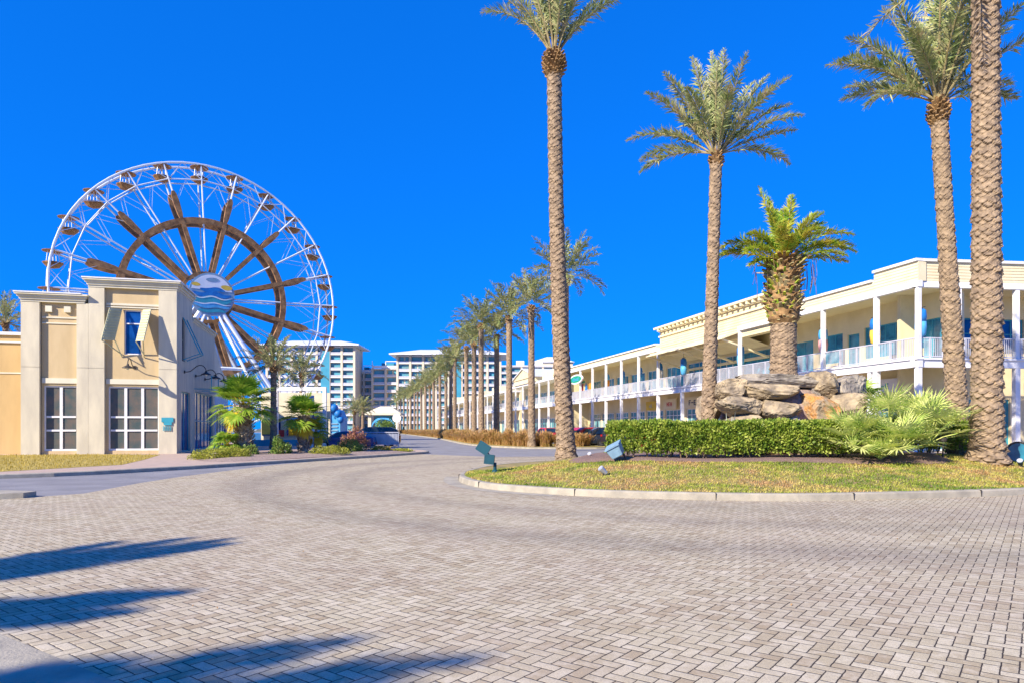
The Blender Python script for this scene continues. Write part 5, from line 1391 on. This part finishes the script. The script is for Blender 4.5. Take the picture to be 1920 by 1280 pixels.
# ================================================================== HOTEL TOWERS
def tower(label, x0, x1, D, floors, roof, seed, ang=0., depth=16., fh=3.12, bays=None, glassm='condoglass', crown_h=2.2, eave=1.4, penthouse=0, blue=None):
    """front facade spans picture columns x0..x1 at distance D; facade turned by ang"""
    a0 = px(x0, 803, D); Wd = (x1-x0)/1280*D/math.cos(ang)
    t = thing('hotel_tower', label, 'building', (a0.x, D, 0), ang); r = random.Random(seed); H = floors*fh+1
    nb = bays or max(2, int(Wd/6)); xs = [Wd*k/nb for k in range(nb+1)]
    mb = MB(); mb.box(.4, Wd-.4, 1.35, depth, 0, H); mb.build('wall', M['condo'], t)
    for k, x in enumerate(xs):
        mb = MB(); mb.box(x-.45, x+.45, -.05, 2.0, 0, H+.2); mb.build('column', M['condo'], t)
    for f in range(1, floors+1):
        z = 1+f*fh; sl = MB(); sl.box(.45, Wd-.45, .1, 2.0, z-.28, z); sl.build('balcony_slab', M['condowhite'], t)
        if f < floors: rl = MB(); rl.box(.46, Wd-.46, .12, .18, z, z+.85); rl.build('balcony_rail', M['railing'], t)
    for f in range(floors):
        for a, b in zip(xs, xs[1:]):
            z = 1+f*fh; w_ = MB()
            if r.random() < .25: w_.box(a+.9, (a+b)/2-.2, 1.20, 1.35, z+.02, z+2.6); w_.box((a+b)/2+.5, b-.8, 1.20, 1.35, z+.02, z+2.6)
            else: w_.box(a+.6, b-.8, 1.20, 1.35, z+.02, z+2.6)
            w_.build('window', M[glassm], t)
    if roof == 'hip':
        e = eave; zt = H+.2
        mb = MB(); mb.box(-e, Wd+e, -e, depth+e, zt, zt+.5); cx_ = min(Wd, depth)*.42
        mb.add([(-e, -e, zt+.5), (Wd+e, -e, zt+.5), (Wd+e, depth+e, zt+.5), (-e, depth+e, zt+.5), (cx_, depth/2, zt+.5+crown_h*1.6), (Wd-cx_, depth/2, zt+.5+crown_h*1.6)], [(0, 1, 5, 4), (1, 2, 5), (2, 3, 4, 5), (3, 0, 4)])
        mb.build('roof', M['whiteroof'], t)
    elif roof == 'frame':
        mb = MB()
        for x in xs: mb.bar((x, .2, H), (x, .2, H+3.2), .3)
        mb.bar((xs[1], .2, H+3.0), (Wd, .2, H+3.0), .3); mb.box(0, Wd, .1, .2, H+.2, H+1.2); mb.build('roof_pergola', M['condowhite'], t)
        mb = MB(); mb.box(3, Wd-3, 5, 12, H, H+2.8); mb.build('roof_block', M['condoblue'], t)
    elif roof == 'flat':
        mb = MB(); mb.box(-.3, Wd+.3, -.3, depth, H+.2, H+.7); mb.box(Wd*.3, Wd*.45, 3, 8, H+.7, H+3.2); mb.box(Wd*.62, Wd*.8, 3, 8, H+.7, H+2.6); mb.build('roof', M['condowhite'], t)
    if blue:
        a, b = blue; mb = MB(); mb.box(Wd*a, Wd*b, -.12, .095, 2, H-1); mb.build('blue_panel', M['condoblue'], t)
    return t
tower('large balconied hotel tower with white hip roof behind the right side of the wheel', 500, 664, 280, 11, 'hip', 1, bays=7, blue=(.62, .72), crown_h=1.7, eave=2.4, depth=18)
tower('lower shaded hotel wing right of the first tower, with a white roof pergola', 664, 700, 296, 8, 'frame', 2, bays=2, glassm='condoglass')
tower('lower hotel wing with long white balconies and a roof pergola between the two towers', 698, 748, 292, 8, 'frame', 3, bays=2, fh=3.3)
tower('second hotel tower with white hip roof, behind the avenue palms', 745, 938, 284, 10, 'hip', 4, bays=8, blue=(.55, .62), crown_h=1.8, eave=3.0, depth=20, fh=3.1)
tower('pale hotel wing behind the palms, right of the second tower', 938, 1038, 330, 10, 'flat', 5, bays=5, fh=3.05)
tower('farthest hotel wing with small roof gable behind the tall island palm', 1000, 1112, 352, 9, 'flat', 6, bays=6, fh=3.3)
p = px(1022, 803, 345); gbt = thing('roof_gable_house', 'small white gabled penthouse on top of the farthest hotel wing', 'building', (p.x-6, 345, 32.2))
mb = MB(); mb.add([(0, 0, 0), (20, 0, 0), (20, 8, 0), (0, 8, 0), (0, 0, 3), (20, 0, 3), (20, 8, 3), (0, 8, 3)], [(0, 1, 5, 4), (1, 2, 6, 5), (2, 3, 7, 6), (3, 0, 4, 7)]); mb.build('wall', M['condo'], gbt)
mb = MB(); mb.add([(-1, -1, 3), (21, -1, 3), (21, 9, 3), (-1, 9, 3), (7, 4, 6), (13, 4, 6)], [(0, 1, 5, 4), (1, 2, 5), (2, 3, 4, 5), (3, 0, 4), (0, 3, 2, 1)]); mb.build('roof', M['whiteroof'], gbt)

# porte-cochere at the end of the avenue
pc = thing('entrance_canopy', 'beige hip-roofed hotel entrance canopy with a blue arch beneath, at the road end', 'building', tuple(px(691, 803, 215).xy)+(0,))
Wp = 55/1280*215
mb = MB()
for x in (0.3, Wp-.3):
    mb.box(x-.5, x+.5, 0, 1, 0, 6.0)
mb.build('columns', M['condo'], pc)
mb = MB(); mb.add([(-1, -1, 6), (Wp+1, -1, 6), (Wp+1, 8, 6), (-1, 8, 6), (-1, -1, 6.6), (Wp+1, -1, 6.6), (Wp+1, 8, 6.6), (-1, 8, 6.6), (3, 3.5, 8.8), (Wp-3, 3.5, 8.8)], [(3, 2, 1, 0), (0, 1, 5, 4), (1, 2, 6, 5), (2, 3, 7, 6), (3, 0, 4, 7), (4, 5, 9, 8), (5, 6, 9), (6, 7, 8, 9), (7, 4, 8)]); mb.build('roof', M['cream'], pc)
mb = MB(); n = 14; vs = []
for k in range(n+1):
    a = PI*k/n; x = Wp/2+math.cos(a)*(Wp/2-.9); z = 2.2+math.sin(a)*3.2
    vs += [(x, .1, z), (x, .1, z-.7), (x, .9, z), (x, .9, z-.7)]
fs = []
for k in range(n):
    b = 4*k; fs += [(b, b+4, b+5, b+1), (b+2, b+3, b+7, b+6), (b, b+2, b+6, b+4), (b+1, b+5, b+7, b+3)]
mb.add(vs, fs); mb.build('arch', M['skyblue'], pc)
mb = MB(); mb.box(.8, Wp-.8, 7, 7.3, 0, 5.9); mb.build('rear_wall', M['condoblue'], pc)
p = px(724, 806, 190); bush('bush', 'green tree clump in the arch of the hotel entrance', 'tree', (p.x, p.y, 0), 3.0, 2.0, 4.3, 1300, 130, 'shrub', .5)
p = px(744, 806, 150)
s = thing('round_sign', 'white round-headed sign on a pole at the far end of the palm row', 'sign', (p.x, p.y, 0)); mb = MB(); mb.tube([(0, 0, 0), (0, 0, 4.2)], .12, 8); mb.build('pole', M['white'], s)
mb = MB(); mb.tube([(0, -.08, 4.0), (0, .08, 4.0)], .95, 18); mb.build('disc', M['white'], s)

# ================================================================== LEFT MIDDLE GROUND
def at(x, D, z=.14): p = px(x, 803, D); return (p.x, p.y, z)
# white-framed arcade building behind the palms
wb = thing('framed_arcade', 'low white-framed arcade front with posters behind the fan palms', 'building', at(476, 60), .08)
Wd = 134/1280*60; hgt = 5.2
mb = MB(); 
mb.box(1.8, Wd, -.3, .1, hgt-.35, hgt); mb.box(1.8, 2.1, -.3, .1, 0, hgt-.352); mb.box(Wd-.3, Wd, -.3, .1, 0, hgt-.352); mb.box(4.2, 4.4, -.2, .05, 0, hgt-.352); mb.build('frame', M['white'], wb)
mb = MB(); mb.box(0, Wd-.1, 2.2, 2.5, 0, hgt-.4); mb.build('wall', M['cream'], wb)
mb = MB(); mb.box(.1, 1.75, 2.1, 2.19, .9, 2.4); mb.box(2.3, 3.9, 2.1, 2.19, .9, 2.6); mb.box(4.6, 5.9, 2.1, 2.19, .3, 2.8); mb.build('glazing', M['blueglass'], wb)
mb = MB(); mb.box(-.4, Wd, -.6, -.35, 0, .55); mb.build('plinth', M['tealframe'], wb)
for i, (a, b, c, d, m, lab) in enumerate(((.1, 1.2, 1.0, 2.3, 'yel', ''), (1.5, 2.1, .8, 1.4, 'red', ''), (2.5, 3.2, .9, 1.6, 'orange', ''), (3.4, 3.9, .8, 1.7, 'blue', ''))):
    mb = MB(); mb.box(a, b, 2.02, 2.09, c, d); mb.build('poster', M[m], wb)
# shaded restaurant terrace by the side wall: round-sign totem
tt = thing('totem_sign', 'small white-framed green sign board before the arcade', 'sign', at(582, 52)); mb = MB(); mb.box(-.35, .35, -.05, .05, .1, 1.6); mb.build('board', M['white'], tt); mb = MB(); mb.box(-.25, .25, -.07, -.051, .35, 1.35); mb.build('panel', M['tealframe'], tt)
ws = thing('grey_sign', 'small blank grey sign on a post behind the smaller fan palm', 'sign', at(580, 50)); mb = MB(); mb.tube([(0, 0, 0), (0, 0, 3.7)], .04, 6); mb.build('post', M['trunk'], ws); mb = MB(); mb.box(-.35, .35, -.04, .03, 3.3, 3.95); mb.build('panel', M['bluegrey'], ws)
# blue rounded kiosk
kb = thing('blue_kiosk', 'bright blue rounded kiosk with painted steps behind the smaller fan palm', 'kiosk', at(609, 68)); Wd = 36/1280*68
mb = MB(); mb.box(0, Wd*.8, 0, 3, 0, 2.6); mb.add([(0, 0, 2.6), (Wd*.8, 0, 2.6), (Wd*.62, 0, 3.4), (0, 0, 3.7), (0, 3, 2.6), (Wd*.8, 3, 2.6), (Wd*.62, 3, 3.4), (0, 3, 3.7)], [(0, 1, 2, 3), (7, 6, 5, 4), (1, 5, 6, 2), (2, 6, 7, 3), (0, 3, 7, 4)]); mb.build('body', M['skyblue'], kb)
mb = MB()
for k, (x, z, r_) in enumerate(((.35, 3.7, .5), (.95, 3.55, .45), (1.35, 3.0, .4), (1.6, 2.4, .35))): mb.lathe([(.02, -r_), (r_*.7, -r_*.7), (r_, 0), (r_*.7, r_*.7), (.02, r_)], 10, (x, -.1, z))
mb.build('rounded_trim', M['blue'], kb, smooth=True)
mb = MB()
for k in range(6): mb.box(.1+.05*k, 1.3, -.08, -.005, .3+k*.33, .42+k*.33)
mb.build('step_lines', M['bluegrey'], kb)

# crowd-control barrier
br = thing('barrier', 'grey metal crowd barrier with close vertical bars at the tip of the bed', 'barrier', at(681, 55, .14), .02); Wd = 66/1280*55
mb = MB()
mb.tube([(0, 0, .15), (0, 0, 1.22)], .035, 6); mb.tube([(Wd, 0, .15), (Wd, 0, 1.22)], .035, 6); mb.tube([(0, 0, 1.22), (Wd, 0, 1.22)], .035, 6); mb.tube([(0, 0, .25), (Wd, 0, .25)], .03, 6); mb.build('frame', M['railing'], br)
mb = MB()
for k in range(1, 24): mb.tube([(Wd*k/24, 0, .25), (Wd*k/24, 0, 1.22)], .014, 4, cap=False)
mb.box(.05, Wd-.05, .03, .045, .3, 1.1)
mb.build('bars', M['corr'], br)
mb = MB(); mb.box(-.05, .05, -.35, .35, 0, .05); mb.box(-.03, .03, -.03, .03, .05, .2); mb.build('foot', M['railing'], br); mb = MB(); mb.box(Wd-.05, Wd+.05, -.35, .35, 0, .05); mb.box(Wd-.03, Wd+.03, -.03, .03, .05, .2); mb.build('foot', M['railing'], br)

# ================================================================== CARS
def car(label, loc, rz, paint, kind='sedan', group=None):
    t = thing('parked_car', label, 'car', loc, rz, group)
    L, W = (4.7, 1.84) if kind != 'suv' else (4.9, 1.94)
    if kind == 'suv':   prof = [(-2.42, .45), (-2.45, .95), (-2.35, 1.08), (-1.3, 1.16), (-.65, 1.72), (-.2, 1.80), (1.6, 1.78), (2.2, 1.55), (2.42, 1.05), (2.45, .5)]
    elif kind == 'pickup': prof = [(-2.6, .5), (-2.62, 1.0), (-2.5, 1.1), (-1.4, 1.18), (-.8, 1.75), (.5, 1.78), (.9, 1.2), (2.6, 1.15), (2.62, .55)]
    else: prof = [(-2.32, .35), (-2.36, .72), (-2.2, .85), (-1.2, .95), (-.5, 1.38), (.1, 1.46), (.9, 1.42), (1.65, 1.05), (2.25, .98), (2.34, .6), (2.3, .38)]
    zb = .28
    n = len(prof); vs = []; fs = []
    belt = .95 if kind == 'sedan' else 1.12
    for s in (-1, 1):
        for x, z in prof: vs.append((x, s*(W/2*(1 if z <= belt+.05 else 1-.22*(z-belt)/.6)), z))
        vs.append((prof[-1][0]-.1, s*W/2*.96, zb)); vs.append((prof[0][0]+.1, s*W/2*.96, zb))
    m_ = n+2
    fs.append(tuple(range(m_))); fs.append(tuple(range(m_, 2*m_))[::-1])
    for k in range(m_): j = (k+1) % m_; fs.append((k, m_+k, m_+j, j))
    mb = MB(); mb.add(vs, fs); b = mb.build('body', M[paint], t)
    bv = b.modifiers.new('bevel', 'BEVEL'); bv.width = .06; bv.segments = 2; bv.limit_method = 'ANGLE'
    # glass
    top = max(p_[1] for p_ in prof)
    if kind == 'suv': sw = [(-1.15, 1.18, -.62, 1.64, .55, 1.68, .55, 1.18), (.63, 1.18, .63, 1.68, 1.55, 1.66, 2.05, 1.2)]; fr_ = ((-1.28, 1.20, -.68, 1.70), (2.41, 1.12, 2.24, 1.50))
    elif kind == 'pickup': sw = [(-1.25, 1.2, -.76, 1.68, .42, 1.70, .62, 1.2)]; fr_ = ((-1.38, 1.22, -.84, 1.72), (.86, 1.28, .54, 1.72))
    else: sw = [(-1.0, .98, -.45, 1.33, .15, 1.38, .15, .98), (.22, .98, .22, 1.38, .85, 1.36, 1.45, 1.03)]; fr_ = ((-1.15, 1.0, -.54, 1.36), (1.6, 1.09, .96, 1.39))
    mb = MB()
    def wy(z): return W/2*(1-.22*max(0, (z-belt))/.6)+.012
    for q in sw:
        for s in (-1, 1):
            p4 = [(q[i], s*wy(q[i+1]), q[i+1]) for i in range(0, 8, 2)]
            mb.add(p4+[(x, y-s*.01, z) for x, y, z in p4], [(0, 1, 2, 3), (7, 6, 5, 4)])
    for (xa_, za, xb_, zb_), o in zip(fr_, (-1, 1)):
        mb.add([(xa_+o*.03, -wy(za)+.14, za+.02), (xa_+o*.03, wy(za)-.14, za+.02), (xb_+o*.03, wy(zb_)-.16, zb_+.02), (xb_+o*.03, -wy(zb_)+.16, zb_+.02)], [(0, 1, 2, 3)])
    mb.build('windows', M['carglass'], t)
    wr = .34 if kind == 'sedan' else .39
    for x in (-1.48, 1.45):
        for s in (-1, 1):
            mb = MB(); y = s*(W/2-.10); mb.tube([(x, y-.12*s, wr), (x, y+.125*s, wr)], wr, 20); wv = mb.build('wheel', M['black'], t)
            mb = MB(); mb.tube([(x, y+.12*s, wr), (x, y+.135*s, wr)], wr*.62, 14); mb.build('rim', M['chrome'], wv)
    for s in (-1, 1):
        z = prof[1][1]-.12; mb = MB(); mb.cbox((prof[1][0]+.01, s*(W/2-.30), z), (.08, .40, .16)); mb.build('headlight', M['lampwhite'], t)
        z = prof[-2][1]-.08; mb = MB(); mb.cbox((prof[-2][0]-.02, s*(W/2-.26), z), (.08, .34, .16)); mb.build('tail_light', M['redlens'], t)
        mb = MB(); mb.cbox((-.95, s*(W/2+.08), belt+.06), (.12, .2, .14)); mb.build('mirror', M[paint], t)
    mb = MB(); mb.cbox((prof[0][0]-.02, 0, prof[0][1]+.06), (.06, 1.0, .16)); mb.build('grille', M['black'], t)
    return t
fa = math.atan2(.971, -.239)
def carpx(x, D, z=0.): p = px(x, 803, D); return (p.x, p.y, z)
car('bright red car parked right of the tall island palm, beyond the tawny grasses', carpx(1112, 64), fa+PI/2+.35, 'carred', 'suv')
car('dark sport utility car just right of the bright red car, above the hedge end', carpx(1148, 63), fa+PI/2, 'cardark', 'suv')
car('black pickup seen over the left half of the hedge', carpx(1185, 60), fa+PI/2, 'cardark', 'pickup')
car('dark blue car showing its roof over the hedge before the shop columns', carpx(1225, 55), fa+PI/2, 'carblue', 'suv')
car('maroon car roof seen over the hedge left of the slim palm', carpx(1258, 50), fa+PI/2, 'carred', 'suv')
car('black car roof beside the orange and blue bins', carpx(1290, 50), fa+PI/2, 'cardark', 'suv')
car('red car mostly hidden behind the tall island palm trunk', carpx(1030, 84), fa, 'carred', 'suv')
car('dark car under the avenue palms before the farther shops', carpx(900, 120), fa, 'cardark', 'suv')
car('navy blue car parked nose-left behind the bed and the reddish shrub', at(648, 54, .02), .06, 'carblue', 'sedan')
car('black sport utility car with its roof above the metal barrier', at(698, 60, .02), .10, 'cardark', 'suv')
# bins
for x, D, m, lab, hh in ((1318, 46, 'orange', 'tall orange bin left of the slim palm, over the hedge', 2.25), (1298, 46, 'carblue', 'dark blue bin next to the orange bin, over the hedge', 2.15)):
    t = thing('bin', lab, 'bin', carpx(x, D)); mb = MB(); mb.prism([(-.32, -.3), (.32, -.3), (.34, .3), (-.34, .3)], 0, hh-.15); mb.build('body', M[m], t); mb = MB(); mb.box(-.37, .37, -.36, .36, hh-.15, hh); mb.build('lid', M[m], t)
# café parasol, pink-grey, on the pavement
def parasol(x, D, m, lab, h=2.5, r_=1.4):
    t = thing('parasol', lab, 'parasol', carpx(x, D, .3)); mb = MB(); mb.tube([(0, 0, 0), (0, 0, h)], .03, 6); mb.build('pole', M['white'], t)
    mb = MB(); mb.lathe([(r_, h-.55), (r_, h-.5), (r_*.5, h-.2), (.03, h)], 8); mb.build('canopy', M[m], t)
# ================================================================== LAMPS ON THE ISLAND
def isl_at(x, y, D, dz=0): p = px(x, y, D); return (p.x, p.y, islz(p.x, p.y)+dz)
# turquoise double flood light at the tip
t = thing('flood_light', 'turquoise twin-box flood light on a short stake at the tip of the lawn', 'flood light', isl_at(928, 878, 22.3, -.03), -.15)
mb = MB(); mb.tube([(0, 0, 0), (0, 0, .36)], .055, 8); mb.lathe([(.11, 0), (.09, .1), (.05, .14)], 10); mb.build('post', M['teal'], t)
Mx = Matrix.Translation((-.16, 0, .47)) @ Matrix.Rotation(R(6), 4, 'Y'); mb = MB(); mb.box(-.15, .13, -.13, .16, -.14, .14, Mx); o = mb.build('lower_box', M['teal'], t); b_ = o.modifiers.new('b', 'BEVEL'); b_.width = .02; b_.segments = 2
mb = MB(); mb.box(-.17, .16, -.15, -.131, -.16, .16, Mx); mb.build('lower_rim', M['teal'], t)
Mx = Matrix.Translation((-.36, 0, .83)) @ Matrix.Rotation(R(33), 4, 'Y'); mb = MB(); mb.box(-.20, .19, -.10, .13, -.15, .15, Mx); o = mb.build('upper_box', M['teal'], t); b_ = o.modifiers.new('b', 'BEVEL'); b_.width = .02; b_.segments = 2
mb = MB(); mb.box(-.22, .21, -.12, -.101, -.17, .17, Mx); mb.build('upper_rim', M['teal'], t)
mb = MB()
for k in range(6): mb.box(-.15+k*.06, -.13+k*.06, -.108, -.1, -.12, .12, Mx)
mb.build('ribs', M['teal'], t)
mb = MB(); mb.bar((-.18, .05, .6), (-.30, .05, .74), .06, .03); mb.build('bracket', M['teal'], t)
# grey-blue box flood light by the hedge end
t = thing('flood_light', 'blue-grey box flood light tilted upward at the left end of the hedge', 'flood light', isl_at(1158, 861, 21.2, -.02), -.4)
Mx = Matrix.Translation((-.05, -.1, .42)) @ Matrix.Rotation(R(-28), 4, 'Y') @ Matrix.Rotation(R(15), 4, 'X')
mb = MB(); mb.add([Mx @ Vector(v) for v in [(-.2, -.26, -.22), (.2, -.26, -.22), (.2, .26, -.22), (-.2, .26, -.22), (-.26, -.30, .16), (.26, -.30, .16), (.26, .30, .16), (-.26, .30, .16)]], [(3, 2, 1, 0), (4, 5, 6, 7), (0, 1, 5, 4), (1, 2, 6, 5), (2, 3, 7, 6), (3, 0, 4, 7)])
o = mb.build('housing', M['bluegrey'], t); b_ = o.modifiers.new('b', 'BEVEL'); b_.width = .03; b_.segments = 2
mb = MB(); mb.box(-.28, .28, -.33, .33, .162, .21, Mx); mb.build('lens_frame', M['bluegrey'], t)
t.scale = (.88, .88, .88)
mb = MB(); mb.bar((.22, 0, .3), (.3, .05, .02), .07, .04); mb.bar((.3, .05, .02), (-.3, .3, .01), .05, .05); mb.bar((.3, .05, .03), (.75, .15, -.02), .05, .05); mb.build('bracket', M['dark'], t)
# dark oval flood light at the right edge
t = thing('flood_light', 'dark oval flood light in a pale cradle at the right edge, beside the thick trunk', 'flood light', isl_at(1905, 848, 23.0, -.02), -.3)
mb = MB(); n = 20; mb.tube([(0, -.12, .36), (0, .2, .40)], [.34, .22], 18); o = mb.build('housing', M['teal'], t)
mb = MB(); mb.tube([(0, -.15, .355), (0, -.11, .36)], .37, 18); mb.build('lens_frame', M['dark'], t); mb = MB(); mb.tube([(0, -.165, .354), (0, -.152, .355)], .31, 18); mb.build('lens', M['glass'], t)
mb = MB(); mb.bar((-.4, 0, .0), (.4, 0, .0), .12, .06); mb.bar((-.4, 0, .0), (-.42, 0, .36), .05, .05); mb.bar((.4, 0, 0), (.42, 0, .36), .05, .05); mb.build('cradle', M['bluegrey'], t)
def spot(x, y, D, lab, m, rz, s=1.):
    t = thing('spot_light', lab, 'spot light', isl_at(x, y, D, -.01), rz)
    mb = MB(); mb.tube([(0, 0, 0), (0, 0, .08*s)], .02*s, 6); mb.build('stake', M['dark'], t)
    mb = MB(); mb.tube([(.09*s, 0, .08*s), (-.08*s, 0, .22*s)], [.055*s, .09*s], 12); mb.build('housing', M[m], t)
    mb = MB(); mb.tube([(-.08*s, 0, .22*s), (-.095*s, 0, .233*s)], .08*s, 12); mb.build('lens', M['corr'], t)
spot(1131, 884, 18.9, 'small green-grey spot light in the lawn below the blue-grey flood light', 'corr', .3, 1.0)
spot(1106, 853, 24.5, 'tiny white spot light in the grass right of the tall palm foot', 'white', 1.2, .8)
spot(1913, 860, 21.0, 'small dark spot light at the far right of the lawn', 'teal', .8, 1.0)
# small path lamp by the palmettos
p = px(1768, 858, 21.6); t = thing('path_lamp', 'short dark path lamp on a stake between the palmettos and the thick trunk', 'path lamp', (p.x, p.y, mulz(p.x, p.y)-.02))
mb = MB(); mb.tube([(0, 0, 0), (0, 0, .55)], .025, 6); mb.build('post', M['dark'], t); mb = MB(); mb.lathe([(.11, .52), (.12, .60), (.04, .68)], 10); mb.build('lamp_shade', M['dark'], t)

# dry leaf scraps lying on the paving
r = np.random.RandomState(77); n = 110; P = np.column_stack([r.uniform(-6, 9, n), r.uniform(3.6, 15, n), np.full(n, .007)]); a = r.uniform(0, 2*PI, n)
d = np.column_stack([np.cos(a), np.sin(a), r.uniform(.05, .35, n)])*r.uniform(.015, .055, n)[:, None]; sd_ = np.column_stack([-np.sin(a), np.cos(a), np.zeros(n)])
tag(npmesh('leaf_litter', kites(P, P+d, sd_, r.uniform(.01, .03, n)), M['boot']), kind='stuff')
